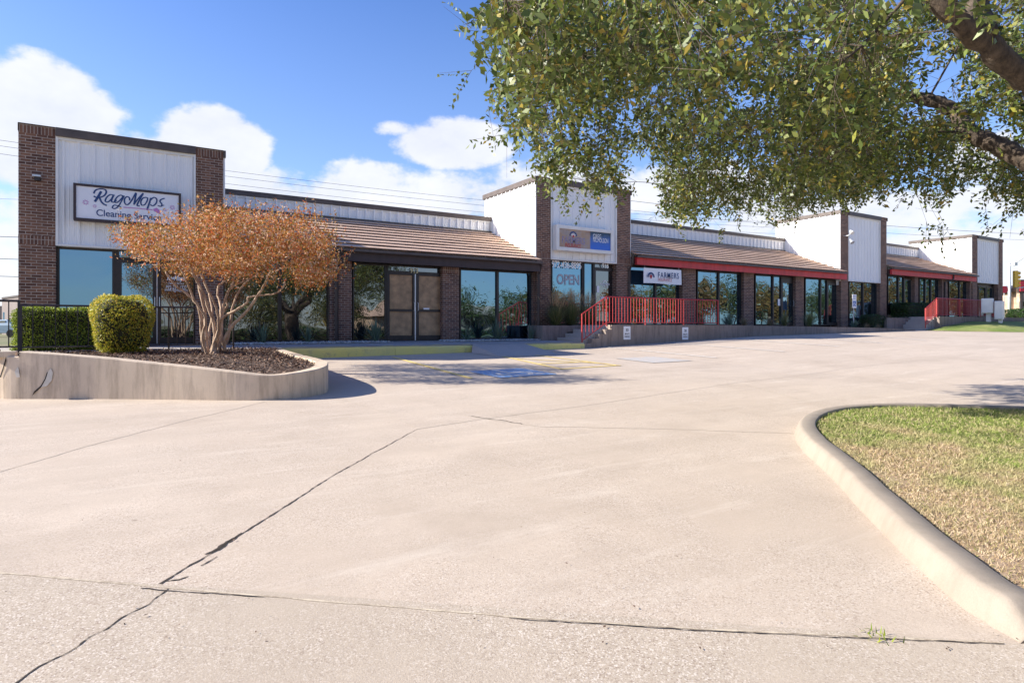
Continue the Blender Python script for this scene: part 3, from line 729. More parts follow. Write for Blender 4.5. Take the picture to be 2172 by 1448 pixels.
for i, (x0, x1, zt, zf, zp, pa_, pb_) in enumerate(TW):
    xa, xb = FX(pa_, 18.2), FX(pb_, 18.2)
    column(x0, xa, -1.2, zt, soldier=(zt, zp + .2)); column(xb, x1, -1.2, zt, soldier=(zt, zp + .2))
    p = B(ribx(xa + .03, xb - .03, zp + .04, zt - .22, 18.25), 'siding_panel', M['panel'])
    mb = MB(); mb.box(xa, xa + .05, 18.18, 18.4, zp, zt - .19).box(xb - .05, xb, 18.18, 18.4, zp, zt - .19)
    mb.box(xa + .05, xb - .05, 18.19, 18.4, zt - .26, zt - .19).box(xa + .05, xb - .05, 18.19, 18.4, zp, zp + .05)
    mb.build('trim', M['trim_white'], p)
    MB().box(xa + .02, xb - .02, 18.26, 18.7, zp + .01, zt - .03).build('backing', M['brown'], p)
    B(MB().box(xa + .002, xb - .002, 18.12, 18.5, zt - .19, zt + .012).box(x0 - (.095 if i else .01), x0 + .0, 18.16, 22.05, zt - .17, zt + .014)
      .box(x1 + .0, x1 + .06, 18.16, 22.05, zt - .17, zt + .014).box(x0, x1, 21.9, 22.06, zt - .17, zt + .010).box(x0, xa, 18.17, 18.6, zt + .001, zt + .02).box(xb, x1, 18.17, 18.6, zt + .001, zt + .02), 'coping', M['coping'], bevel=.01)
    s = B(riby(18.3, 22.0, zf + 2.1, zt - .1, x0 - .02), 'side_siding', M['panel']) if i else B(MB().box(x0 + .004, x0 + .1, 18.74, 22.0, -1.2, zt - .02), 'side_wall', M['brick'])
    if i: MB().box(x0 - .055, x0 - .0, 18.215, 18.30, zf + 2.3, zt - .15).build('trim', M['trim_white'], s)
    if i: MB().box(x0 - .018, x0 + .1, 18.745, 22.0, -1.2, zt - .05).build('backing', M['panel'], s)
    MB().box(x1 - .1, x1 + .03, 18.30, 22.0, zf + 2.0, zt - .1).box(x1 - .02, x1 + .045, 18.22, 18.30, zf + 2.2, zt - .15).build('right_siding', M['panel'], s)
    B(MB().box(x0 + .1, x1 - .1, 18.5, 22.0, zt - .45, zt - .35), 'roof_deck', M['rooflow'])
# wings: sloped tile eave, fascia, parapet
WG = [(2.14, 12.33, 0., 'fascia_brown'), (16.86, 31.58, .50, 'fascia_red'), (36.16, 46.78, 1.0, 'fascia_red')]
for i, (x0, x1, dz, fm) in enumerate(WG):
    ze = 2.50 + dz; sl = .402; n = 10; Y0, Y1 = 17.86, 21.45
    mb = MB(); zz = lambda y: ze + sl * (y - 18.34)
    for k in range(n):
        a = Y0 + (Y1 - Y0) * k / n; b = Y0 + (Y1 - Y0) * (k + 1) / n + .02
        vs = []; nseg = max(1, int((x1 - x0) / .9)); row = []
        for s_ in range(nseg + 1):
            x = x0 + (x1 - x0) * s_ / nseg; jz = random.gauss(0, .003)
            row.append([(x, a + .13, zz(a + .13) - .01), (x, a + .13, zz(a + .13) + .012), (x, a, zz(a) + .045 + jz), (x, a + .003, zz(a) + .068 + jz), (x, b, zz(b) + .012 + jz)])
        for s_ in range(nseg):
            A, Bq = row[s_], row[s_ + 1]
            mb.add(A + Bq, [(q, 5 + q, 6 + q, q + 1) for q in range(4)])
        mb.add(row[0], [(0, 1, 2, 3, 4)]); mb.add(row[-1], [(4, 3, 2, 1, 0)])
    rf = B(mb, 'tile_roof', M['shingle'])
    MB().box(x0, x1, 17.80, 17.90, zz(17.85) - .09, zz(17.85) - .012).build('drip_edge', M['coping'], rf)
    MB().box(x0, x1, Y1 - .05, Y1 + .02, zz(Y1) - .02, zz(Y1) + .07).build('ridge_flashing', M['coping'], rf)
    fb = 1.94 + dz - (.03 if i == 2 else 0)
    xr = x1 + (.02 if i != 1 else .18)
    B(MB().box(x0 + (.12 if i else 0), xr, 17.97, 18.10, fb, fb + .30).box(x0 + (.12 if i else 0), xr, 17.955, 17.97, fb + .24, fb + .305), 'fascia', M[fm], bevel=.006)
    B(MB().box(x0, x1, 18.10, 18.76, fb + .02, fb + .06), 'soffit', M['brown'])
    B(MB().box(x0, x1, 18.12, 18.2, fb + .06, fb + .3), 'roof_backing', M['brown'])
    zt = 4.38 + dz * (.60 / .5 if i == 1 else 1.13); zb = zz(Y1) + .05
    s = B(ribx(x0, x1, zb, zt - .16, Y1 + .03, .305, .055), 'siding_panel', M['panel'])
    MB().box(x0, x1, Y1 - .01, Y1 + .04, zt - .22, zt - .155).box(x1 - .05, x1, Y1 - .012, Y1 + .035, zb, zt - .22).build('trim', M['trim_white'], s)
    MB().box(x0, x1, Y1 + .045, Y1 + .3, zb - 1, zt - .03).build('backing', M['panel'], s)
    B(MB().box(x0, x1 + .0, Y1 - .05, Y1 + .35, zt - .16, zt + .01), 'coping', M['coping'], bevel=.008)
# body behind
for x0, x1, z in [(-2.2, 12.3, 3.4), (12.3, 31.5, 4.0), (31.5, 51.4, 4.5)]:
    B(MB().box(x0 + .01, x1 - .01, 18.76 if False else 22.1, 36, -1.2, z), 'rear_wall', M['brick'])
B(MB().box(-2.1, 51.3, 18.75, 18.95, -1.2, 1.9), 'backing_wall', M['brown'])
# openings ---------------------------------------------------------------
S1, S2, S3 = -.45, .05, .53
window(121, 243, S1, 1.93, fw=.05)
fill(243, 250, S1, 1.93)
window(250, 416, 1.71, 1.93, fw=.03)
MB_ = MB()
d1 = door(250, 332, S1, 1.70, mat='glass'); d2 = door(334, 418, S1, 1.70, mat='glass_dark', handle='l')
B(MB().box(FX(332, 18.4), FX(334, 18.4), 18.385, 18.40, S1, 1.7), 'door_astragal', M['alu'])
window(472, 593, S1, 1.94, mat='glass_dark'); window(593, 699, S1, 1.94, mat='glass_dark')
column(FX(700, 18.25), FX(746, 18.25), -.8, 1.95, 18.25, (1.95,))
window(747, 819, S1, 1.94, mat='glass_dark')
window(820, 938, 1.72, 1.94, mat='glass_dark', fw=.03)
dA = door(820, 879.5, S1, 1.72, mat='kraft', mid=True); dB = door(882, 938, S1, 1.72, mat='kraft', handle='l', mid=True)
B(MB().box(FX(879.5, 18.4), FX(882, 18.4), 18.39, 18.405, S1, 1.68), 'door_astragal', M['alu'])
column(FX(938.5, 18.25), FX(974, 18.25), -.8, 1.95, 18.25, (1.95,))
window(974, 1054, S1, 1.94); window(1054, 1131, S1, 1.94)
column(FX(1132, 18.3), 12.33, -.8, 1.95, 18.3)
window(1168, 1235, S2, 2.44); window(1236, 1258, S2, 2.44)
window(1258.5, 1307, 2.24, 2.44, mat='glass_dark', fw=.03); d915 = door(1258.5, 1307, S2, 2.24, mat='glass_dark', handle='l')
window(1334, 1389, S2, 2.44); window(1389, 1447, S2, 2.44)
column(FX(1448, 18.25), FX(1476, 18.25), -.5, 2.46, 18.25, (2.46,))
window(1477, 1523, S2, 2.44); window(1523, 1570, S2, 2.44); fill(1570, 1578, S2, 2.44)
column(FX(1578, 18.25), FX(1599, 18.25), -.5, 2.46, 18.25, (2.46,))
window(1600, 1638, S2, 2.44); window(1638, 1656, S2, 2.44)
fill(1656, 1681, 2.2, 2.44); door(1656.5, 1681, S2, 2.2, mat='glass'); fill(1681, 1688, S2, 2.44)
column(FX(1688, 18.25), FX(1705, 18.25), -.5, 2.46, 18.25, (2.46,))
window(1706, 1739, S2, 2.44); window(1739, 1753, S2, 2.44); fill(1753.5, 1779, 2.25, 2.44, 18.46, 18.6); door(1753.5, 1779, S2, 2.25, mat='glass'); fill(1779, 1786, S2, 2.44)
window(1799, 1829, S2, 2.42); window(1829, 1858, S2, 2.42); fill(1858, 1868, S2, 2.42)
window(1881.5, 1904, S3, 2.92); window(1904, 1916, S3, 2.92, mat='glass'); door(1916.5, 1934, S3, 2.8, mat='glass'); fill(1934, 1940, S3, 2.92)
column(FX(1940, 18.25), FX(1948, 18.25), -.5, 2.93, 18.25)
window(1948.5, 1961, S3, 2.92); window(1961, 1973, S3, 2.92); window(1973, 1997, S3, 2.92)
column(FX(1998, 18.25), FX(2010, 18.25), -.5, 2.93, 18.25)
window(2011, 2034, S3, 2.92); window(2034, 2056, S3, 2.92)
column(FX(2057, 18.25), FX(2063, 18.25), -.5, 2.93, 18.25)
door(2074, 2090, S3, 2.7, mat='glass'); door(2091, 2104, S3, 2.7, mat='glass'); fill(2074, 2104, 2.7, 2.9, 18.46, 18.6); window(2104.5, 2115, S3, 2.9)
# downspouts
def spout(pts, w=.045, mat='brown'): return B(MB().tube(pts, w, 4), 'downspout', M[mat])
x = FX(728, 18.05); spout([(x, 17.93, 2.2), (x, 17.93, 1.9), (x - .16, 18.18, 1.72), (x - .16, 18.18, -.45)], .06)
x = FX(1143, 18.1); spout([(x, 17.94, 2.2), (x, 18.1, 1.85), (x, 18.13, -.45)], .055)
x = FX(1333, 18.1) + .1; spout([(x, 17.94, 2.85), (x, 17.98, 2.5), (x, 18.16, 2.2), (x, 18.16, .05)], .055)
x = FX(2020, 18.0); spout([(x, 17.93, 3.3), (x, 17.93, 2.95), (x - .5, 18.2, 2.75), (x - .5, 18.2, .5)], .05)
# small lights on the towers
wl = B(MB().box(FX(68, 18), FX(86, 18), 18.0, 18.2, 3.50, 3.535), 'wall_lamp', M['alu']); MB().box(FX(72, 18), FX(84, 18), 18.05, 18.2, 3.42, 3.5).build('lamp_housing', M['bronze'], wl)
xx = FX(1798, 18); fl = B(MB().tube([(xx, 18.2, 4.75), (xx, 17.95, 4.75), (xx + .05, 17.85, 4.9)], .03, 6), 'floodlight', M['alu'])
MB().tube([(xx + .05, 17.9, 5.0), (xx - .0, 17.75, 4.85)], [.04, .11], 10).build('lamp_head', M['trim_white'], fl)
MB().tube([(xx + .05, 17.9, 4.55), (xx - .0, 17.75, 4.35)], [.04, .11], 10).build('lamp_head', M['alu'], fl)
MB().tube([(44.5, 24, 4), (44.5, 24, 7.2)], .03, 5).build('antenna_mast', M['alu'], BLD)

# ------------------------------------------------------------------ lettering
_font = None
def text_mesh(s, shear=0., bold=0., spacing=1.):
    c = bpy.data.curves.new('t', 'FONT'); c.body = s; c.shear = shear; c.offset = bold; c.space_character = spacing; c.align_x = 'LEFT'
    o = bpy.data.objects.new('t', c); COL.objects.link(o); bpy.context.view_layer.update()
    me = bpy.data.meshes.new_from_object(o.evaluated_get(bpy.context.evaluated_depsgraph_get()))
    bpy.data.objects.remove(o); bpy.data.curves.remove(c)
    return me
def text(s, x0, x1, z0, z1, y, mat, parent, name='lettering', shear=0., bold=0., spacing=1., solid=.004):
    me = text_mesh(s, shear, bold, spacing); n = len(me.vertices); v = np.empty(n * 3, np.float32); me.vertices.foreach_get('co', v); v = v.reshape(-1, 3)
    a, b = v[:, :2].min(0), v[:, :2].max(0)
    X = x0 + (v[:, 0] - a[0]) / (b[0] - a[0]) * (x1 - x0); Z = z0 + (v[:, 1] - a[1]) / (b[1] - a[1]) * (z1 - z0)
    me.vertices.foreach_set('co', np.stack([X, np.full(n, y), Z], 1).astype(np.float32).ravel()); me.update()
    me.materials.clear(); me.name = name
    return link(name, me, mat, parent)
def textpx(s, p0, p1, y, mat, parent, **k):           # p0 = lower left, p1 = upper right, read off the photo
    a = onY(*p0, y); b = onY(*p1, y); return text(s, a.x, b.x, a.z, b.z, y, mat, parent, **k)
def stroke(pts, w, y, mb, sub=6, k=[0]):
    P = catmull([Vector((p.x, 0, p.z)) for p in pts], sub) if len(pts) > 2 else [Vector((p.x, 0, p.z)) for p in pts]
    vs = []; m = len(P); k[0] += 1; y = y - .0004 * (k[0] % 6)
    for i, p in enumerate(P):
        t = (P[min(i + 1, m - 1)] - P[max(i - 1, 0)]).normalized(); nn = Vector((-t.z, 0, t.x))
        ww = w * (.72 + .28 * abs(t.z))
        for sg in (-1, 1): q = p + nn * ww * .5 * sg; vs.append((q.x, y, q.z))
    mb.add(vs, [(2 * i, 2 * i + 2, 2 * i + 3, 2 * i + 1)[::-1] for i in range(m - 1)])
def flower(c, r, y, mb):
    for k in range(8):
        a = k * math.pi / 4 + .2; dx, dz = math.cos(a), math.sin(a); vs = []
        for q in range(8):
            b = q * math.pi / 4; ex, ez = math.cos(b) * r * .32, math.sin(b) * r * .14
            vs.append((c.x + dx * r * .66 + ex * dx - ez * dz, y, c.z + dz * r * .66 + ex * dz + ez * dx))
        mb.add(vs, [tuple(range(8))])
# first sign (white box sign, navy script, pink flowers and mop)
sgn = empty('box_sign', (-1.19, 18.0, 2.6), 'white lightbox sign with navy script reading RagMops Cleaning Service on the left tower', 'sign')
a = onY(155.5, 388, 18.0); b = onY(155.5, 466, 18); c = onY(384, 408.5, 18)
X0, X1, Z0, Z1 = a.x, c.x, b.z, a.z; fw = .055
MB().box(X0, X0 + fw, 17.97, 18.2, Z0, Z1).box(X1 - fw, X1, 17.97, 18.2, Z0, Z1).box(X0 + fw, X1 - fw, 17.97, 18.2, Z0, Z0 + fw).box(X0 + fw, X1 - fw, 17.97, 18.2, Z1 - fw, Z1).build('sign_frame', M['fascia_brown'], sgn)
MB().box(X0 + fw, X1 - fw, 17.995, 18.19, Z0 + fw, Z1 - fw).build('sign_face', M['signface'], sgn)
ys = 17.99
q = lambda zx, zy: onY(160 + zx / 9.05, 380 + zy / 9.05, ys)
sc = (onY(170, 430, ys) - onY(160, 430, ys)).x / 90.5     # metres per zoomed pixel
mb = MB()
for pts, w in [([(495, 235), (440, 330), (372, 435)], 52), ([(352, 275), (385, 215), (470, 188), (565, 200), (592, 250), (560, 310), (490, 345), (400, 350), (350, 325)], 36), ([(462, 355), (495, 430), (545, 480), (602, 506)], 40),
               ([(725, 310), (670, 298), (605, 345), (572, 415), (612, 442), (680, 395), (728, 315)], 32), ([(742, 300), (700, 390), (700, 438), (745, 440), (790, 400)], 32),
               ([(915, 330), (865, 308), (795, 350), (752, 425), (790, 452), (860, 400), (918, 325)], 30), ([(938, 318), (880, 430), (815, 530), (745, 567), (708, 540), (745, 500), (810, 512), (875, 535)], 28),
               ([(1040, 410), (1035, 360), (985, 338), (942, 390), (950, 465), (1000, 492), (1065, 430), (1120, 335), (1160, 262)], 32), ([(1165, 262), (1148, 370), (1122, 492)], 36), ([(1122, 492), (1200, 380), (1300, 270)], 30), ([(1302, 272), (1235, 390), (1185, 500), (1235, 515)], 36),
               ([(1350, 350), (1290, 370), (1255, 440), (1275, 500), (1330, 490), (1375, 420), (1385, 365), (1350, 350)], 30),
               ([(1450, 360), (1415, 470), (1372, 595)], 38), ([(1440, 400), (1505, 352), (1560, 385), (1550, 460), (1490, 512), (1435, 490)], 32),
               ([(1710, 370), (1645, 392), (1622, 430), (1660, 480), (1640, 522), (1580, 508)], 32), ([(1640, 520), (1700, 500)], 26)]:
    stroke([q(*p) for p in pts], w * sc, ys - .002, mb)
mb.build('lettering', M['navy'], sgn)
text('Cleaning Service', q(400, 712).x, q(1650, 750).x, q(400, 735).z - .01, q(400, 575).z, ys, M['navy'], sgn, bold=.012)
for zx, zy, r in [(195, 445, 66), (370, 520, 44), (1860, 545, 62), (1715, 590, 42)]: 
    mb = MB(); flower(q(zx, zy), r * sc, ys - .003, mb); mb.build('flower', M['pink'], sgn)
mb = MB()
stroke([q(920, 540), q(1200, 562), q(1480, 590)], 28 * sc, ys - .002, mb)
mb.add([q(*p) for p in [(1490, 575), (1560, 550), (1610, 590), (1640, 650), (1632, 675), (1560, 640), (1505, 612)]], [tuple(range(7))[::-1]])
mb.build('mop_artwork', M['pink'], sgn)
M['faded_white'] = paint('faded_vinyl', (.42, .46, .52), .6, .2, 8)
# door lettering of the first shop
yd = 18.44
mb = MB(); 
textpx('RagMops', (354, 598), (392, 585), yd, M['white'], d2, shear=.35, bold=.03); textpx('Cleaning Service', (356, 604), (390, 599), yd, M['white'], d2)
textpx('972-219-1327', (352, 613), (396, 606), yd, M['white'], d2, bold=.01); textpx('www.ragmops.com', (349, 619.5), (399, 614), yd, M['white'], d2)
textpx('913', (870, 579), (887, 569), 18.385, M['gold'], BLD, bold=.02, name='house_number')
textpx('915', (1277, 568.5), (1291, 560), 18.36, M['white'], BLD, bold=.02, name='house_number')
textpx('972-436-8895', (1170.5, 567), (1233, 556.5), 18.36, M['white'], BLD, bold=.018, name='window_lettering')
textpx('OPEN', (1181, 603), (1229, 583), 18.44, M['faded_white'], BLD, bold=.03, name='window_lettering')
# farmers door sticker
def arch(c, r, y, parent, mat, ray, shield, name='emblem'):
    mb = MB(); n = 20
    pts = [(c.x + r * math.cos(math.pi * k / n), y, c.z + r * math.sin(math.pi * k / n)) for k in range(n + 1)]
    pin = [(c.x + .66 * r * math.cos(math.pi * k / n), y, c.z + .66 * r * math.sin(math.pi * k / n)) for k in range(n + 1)]
    mb.add(pts + pin, [(i, i + 1, n + 2 + i, n + 1 + i)[::-1] for i in range(n)])
    for k in range(9):                                 # rays
        a = math.pi * (k + .5) / 9; w = .055
        mb.add([(c.x + .72 * r * math.cos(a - w), y - .0005, c.z + .72 * r * math.sin(a - w)), (c.x + .72 * r * math.cos(a + w), y - .0005, c.z + .72 * r * math.sin(a + w)), (c.x + .46 * r * math.cos(a), y - .0005, c.z + .46 * r * math.sin(a))], [(0, 2, 1)]) if ray else None
    e = mb.build(name, mat, parent)
    if shield:
        h = r * .42; poly_ = [(-1, .7), (-.5, .78), (0, .9), (.5, .78), (1, .7), (.95, 0), (.6, -.6), (0, -1), (-.6, -.6), (-.95, 0)]
        MB().add([(c.x + x * h * .75, y - .002, c.z + r * .12 + z * h) for x, z in poly_], [tuple(range(10))[::-1]]).build('shield', shield, parent)
arch(onY(1283, 600, 18.44), .10, 18.44, BLD, M['white'], True, None, 'door_emblem')
textpx('FARMERS', (1273, 604.5), (1293, 601), 18.44, M['white'], BLD, bold=.02, name='window_lettering'); textpx('INSURANCE', (1277, 609), (1290, 606.5), 18.44, M['white'], BLD, name='window_lettering')
def notice(px0, py0, px1, py1, mat, y=18.43, label=None):
    a = onY(px0, py0, y); b = onY(px1, py1, y)
    o = MB().box(a.x, b.x, y, y + .005, b.z, a.z).build('window_notice', M[mat]); tag(o, label, 'notice'); return o
notice(1266, 606, 1271, 620, 'white', label='narrow white paper notice on the door frame of number 915')
notice(1650, 634, 1655, 648, 'white', label='white notice on the glass beside the middle door of the red fascia wing')
nt = notice(1274, 629, 1290, 634, 'signface', label='small pale notice low on the glass of the 915 door')
notice(960, 0, 961, 1, 'white', label=None) if False else None
a = onY(898, 651, 18.38); n3 = MB().box(a.x, a.x + .2, 18.36, 18.365, a.z - .08, a.z - .03).build('door_notice', M['white'], dB)
# second sign: silver box, weathered panel and blue name panel
sg2 = empty('box_sign', (13.0, 18.0, 2.8), 'silver framed lightbox sign with weathered insurance panel and blue name panel on the second tower', 'sign')
a = onY(1180, 475.5, 17.95); b = onY(1180, 530, 17.95); c = onY(1301, 489, 17.95)
X0, X1, Z0, Z1 = a.x, c.x, b.z, a.z; fw = .13
MB().box(X0, X0 + fw, 17.93, 18.2, Z0, Z1).box(X1 - fw, X1, 17.93, 18.2, Z0, Z1).box(X0 + fw, X1 - fw, 17.93, 18.2, Z0, Z0 + fw).box(X0 + fw, X1 - fw, 17.93, 18.2, Z1 - fw, Z1).build('sign_frame', M['trim_white'], sg2, bevel=.012)
def weathered():
    m, g, b = new_mat('weathered_panel'); p = worldpos(g)
    c = g.ramp(g.noise(p, 1.6, 5, .6), [(.3, (.30, .17, .10)), (.5, (.42, .28, .18)), (.7, (.30, .27, .27))])
    c = g.mix(g.mapr(g.noise(p, 9, 6, .7), .45, .7, 0, .6), c, (.38, .33, .36))
    g.put(b.inputs['Base Color'], c); b.inputs['Roughness'].default_value = .35; return m
def blupan():
    m, g, b = new_mat('blue_name_panel'); p = worldpos(g)
    sp = g.new('ShaderNodeSeparateXYZ'); g.put(sp.inputs[0], p)
    c = g.ramp(g.math('ADD', g.mapr(sp.outputs[2], 2.9, 3.65), g.math('MULTIPLY', g.math('SUBTRACT', g.noise(p, 5, 5), .5), .5)), [(.2, (.02, .13, .60)), (.5, (.05, .14, .42)), (.75, (.02, .05, .10))])
    g.put(b.inputs['Base Color'], c); b.inputs['Roughness'].default_value = .3; return m
xm = FX(1252, 17.97)
MB().box(X0 + fw, xm, 17.97, 18.18, Z0 + fw, Z1 - fw).build('weathered_panel', weathered(), sg2)
MB().box(xm, X1 - fw, 17.975, 18.18, Z0 + fw, Z1 - fw).build('blue_panel', blupan(), sg2)
arch(onY(1216, 501, 17.965), .18, 17.965, sg2, M['navy'], False, M['redink'])
c_ = onY(1216, 501, 17.963)
mb = MB()
for k in range(5):
    a_ = math.pi * (k + 1) / 6
    mb.add([(c_.x + .05 * math.cos(a_ - .5), 17.96, c_.z + .05 * math.sin(a_ - .5)), (c_.x + .14 * math.cos(a_), 17.96, c_.z + .14 * math.sin(a_)), (c_.x + .05 * math.cos(a_ + .5), 17.96, c_.z + .05 * math.sin(a_ + .5))], [(0, 1, 2)])
mb.build('emblem_rays', M['white'], sg2)
M['faint'] = paint('faded_lettering', (.28, .25, .38), .6, .3, 20)
textpx('FARMERS', (1192, 515), (1241, 505), 17.965, M['faint'], sg2, bold=.02); textpx('INSURANCE', (1199, 524), (1232, 518), 17.965, M['redink'], sg2, bold=.01)
textpx('GREG', (1258, 506), (1275, 497.5), 17.968, M['white'], sg2); textpx('NICHOLSON', (1258, 513), (1290, 506.5), 17.968, M['white'], sg2)
# banner
bn = empty('banner', (17.4, 18.0, 1.8), 'white insurance banner with navy arch and red shield hung under the red fascia', 'banner')
a = onY(1365, 567.5, 17.96); b = onY(1365, 600, 17.96); c = onY(1444.5, 572, 17.96)
nb = 24; vs = []
for j in range(9):
    for i in range(nb + 1):
        u = i / nb; v_ = j / 8
        vs.append((a.x + (c.x - a.x) * u, 17.95 + .012 * math.sin(9 * u + 2 * v_) + .008 * math.sin(23 * u), a.z + (b.z - a.z) * v_ + .01 * math.sin(6 * u) * v_))
MB().add(vs, [(j * (nb + 1) + i, (j + 1) * (nb + 1) + i, (j + 1) * (nb + 1) + i + 1, j * (nb + 1) + i + 1) for j in range(8) for i in range(nb)]).build('cloth', M['white'], bn, smooth=True)
arch(onY(1381, 588, 17.925), .20, 17.925, bn, M['navy'], True, M['redink'])
textpx('FARMERS', (1396, 589), (1440, 579.5), 17.925, M['navy'], bn, bold=.01, spacing=1.3); textpx('INSURANCE', (1396, 596), (1425, 591), 17.925, M['redink'], bn, spacing=1.2)
MB().tube([onY(1368, 568, 17.96), (a.x + .1, 18.0, 2.5)], .006, 4).tube([onY(1440, 572, 17.96), (c.x - .1, 18.0, 2.5)], .006, 4).build('cord', M['white'], bn)
# 30 minute parking signs on the deck wall
for k, (px, py, lab) in enumerate([(1330.5, 706, 'white 30 minute parking plate on the deck wall nearer the concrete steps'), (1454, 707, 'white 30 minute parking plate on the deck wall farther from the concrete steps')]):
    c = onY(px, py, 15.58); e = empty('parking_sign', tuple(c), lab, 'sign', 'parking plates on the deck wall')
    MB().box(c.x - .155, c.x + .155, 15.585, 15.60, c.z - .225, c.z + .225).build('plate', M['white'], e, bevel=.004)
    for s_, z0, z1, w in (('30', .05, .15, .06), ('MINUTE', -.06, 0.0, .10), ('PARKING', -.15, -.09, .11)):
        text(s_, c.x - w, c.x + w, c.z + z0, c.z + z1, 15.582, M['black'], e, bold=.015)
# accessible sign on its post in front of the third tower
c = onY(1811.5, 640, 16.6); e = empty('accessible_parking_sign', (c.x, 16.6, -.1), 'white sign with a blue wheelchair square on a post before the third tower', 'sign')
MB().box(c.x - .18, c.x + .18, 16.58, 16.59, c.z - .3, c.z + .36).build('plate', M['white'], e)
MB().box(c.x - .12, c.x + .12, 16.572, 16.579, c.z - .22, c.z + .04).build('blue_square', M['blue'], e)
mb = MB(); stroke([Vector((c.x - .02 + .07 * math.cos(R(a)), 0, c.z - .12 + .07 * math.sin(R(a)))) for a in range(120, 400, 35)], .022, 16.57, mb); stroke([Vector((c.x - .04, 0, c.z + .0)), Vector((c.x - .03, 0, c.z - .08)), Vector((c.x + .05, 0, c.z - .09)), Vector((c.x + .08, 0, c.z - .17))], .024, 16.57, mb)
mb.build('wheelchair_symbol', M['white'], e)
text('RESERVED', c.x - .13, c.x + .13, c.z + .24, c.z + .3, 16.575, M['blue'], e); text('PARKING', c.x - .12, c.x + .12, c.z + .13, c.z + .19, 16.575, M['blue'], e)
MB().tube([(c.x, 16.62, -.2), (c.x, 16.62, c.z + .3)], .022, 6).build('post', M['galv'], e)

# ------------------------------------------------------------------ railings
def rail(name, label, segs, mat, h=.95, r=.018, pitch=.125, lift=.1, group=None, zf=None):
    """segs: list of (x0,z0,x1,z1,y) runs; posts at both ends"""
    e = empty(name, (segs[0][0], segs[0][4], segs[0][1]), label, 'railing', group)
    bal = {}
    for x0, z0, x1, z1, y in segs:
        MB().tube([(x0, y, z0 + h), (x1, y, z1 + h)], r * 1.15, 4).build('top_rail', M[mat], e)
        MB().tube([(x0, y, z0 + lift), (x1, y, z1 + lift)], r * .9, 4).build('bottom_rail', M[mat], e)
        n = max(1, round((x1 - x0) / pitch))
        for k in range(1, n):
            t = k / n; x = x0 + (x1 - x0) * t; z = z0 + (z1 - z0) * t
            if 'b' not in bal:
                o = MB().box(-r * .45, r * .45, -r * .45, r * .45, lift, h).build('baluster', M[mat]); o.parent = e; bal['b'] = o
            else:
                o = bal['b'].copy(); COL.objects.link(o); o.parent = e
            o.location = Vector((x, y, z)) - e.location
        for xx, zz in ((x0, z0), (x1, z1)):
            key = round(xx, 2)
            if key not in bal:
                bal[key] = 1; MB().box(xx - r, xx + r, y - r, y + r, zz - .03 if zf is None else zf, zz + h + .01).build('post', M[mat], e)
    return e
YR = 15.72
xa, xb, xc, xd, xe = (FX(p, YR) for p in (1234.5, 1286.5, 1369, 1450, 1523))
rail('railing', 'bright red metal stair and deck railing in front of the insurance office', [(xa, -.56, xb, .03, YR), (xb, .03, xc, .03, YR), (xc, .03, xd, .03, YR), (xd, .03, xe, .03, YR)], 'rail_red', h=.96, r=.018, pitch=.14)
x1_, x2_ = FX(1963, YR), FX(1987, YR)
rail('railing', 'far dark red railing along the raised deck above the lawn bank', [(x1_, -.05, x2_, .52, YR), (x2_, .52, x2_ + 2.6, .52, YR), (x2_ + 2.6, .52, x2_ + 5.2, .52, YR), (x2_ + 5.2, .52, x2_ + 6.9, .52, YR)], 'rail_red', h=.98, r=.02, pitch=.14)
YB = 15.34; pz = [FX(p, YB) for p in (45, 210, 358, 495)]
rail('railing', 'thin dark brown railing between the clipped hedge and the mulch bed', [(pz[0], -.51, pz[1], -.51, YB), (pz[1], -.51, pz[2], -.51, YB), (pz[2], -.51, pz[3], -.51, YB)], 'rail_black', h=.93, r=.017, pitch=.17)
rail('railing', 'leftmost stretch of thin dark railing with a pale top rail at the photo edge', [(pz[0] - 1.75, -.50, pz[0] - .04, -.50, YB + .03)], 'rail_black', h=1.0, r=.02, pitch=.15)
# ------------------------------------------------------------------ white stones along the shop front
def scatter_stones(x0, x1, y0, y1, zf, n):
    C = np.stack([rng.uniform(x0, x1, n), rng.uniform(y0, y1, n), np.full(n, zf)], 1); C[:, 2] += rng.uniform(0, .03, n)
    V0 = np.array([(1, 0, 0), (0, 1, 0), (-1, 0, 0), (0, -1, 0), (0, 0, 1), (0, 0, -1)], float)
    F0 = np.array([(0, 1, 4), (1, 2, 4), (2, 3, 4), (3, 0, 4), (1, 0, 5), (2, 1, 5), (3, 2, 5), (0, 3, 5)])
    s = rng.uniform(.018, .042, (n, 1, 1)) * rng.uniform(.6, 1.2, (n, 1, 3)) * np.array([1.2, 1.2, .7])
    V = C[:, None, :] + V0[None] * s * rng.uniform(.75, 1.25, (n, 6, 1)); a = rng.uniform(0, 6.28, n)
    Fq = F0[None] + (np.arange(n) * 6)[:, None, None]
    return V.reshape(-1, 3), Fq.reshape(-1, 3)
for x0, x1 in ((2.3, FX(822, 17.8)), (FX(940, 17.8), 12.2)):
    V, Q = scatter_stones(x0, x1, 17.35, 18.2, -.475, int((x1 - x0) * 520))
    tag(fast_mesh('gravel', V, Q, M['stone'], k=3), 'white river stones spread along the foot of the shop windows', 'gravel', kind='stuff')

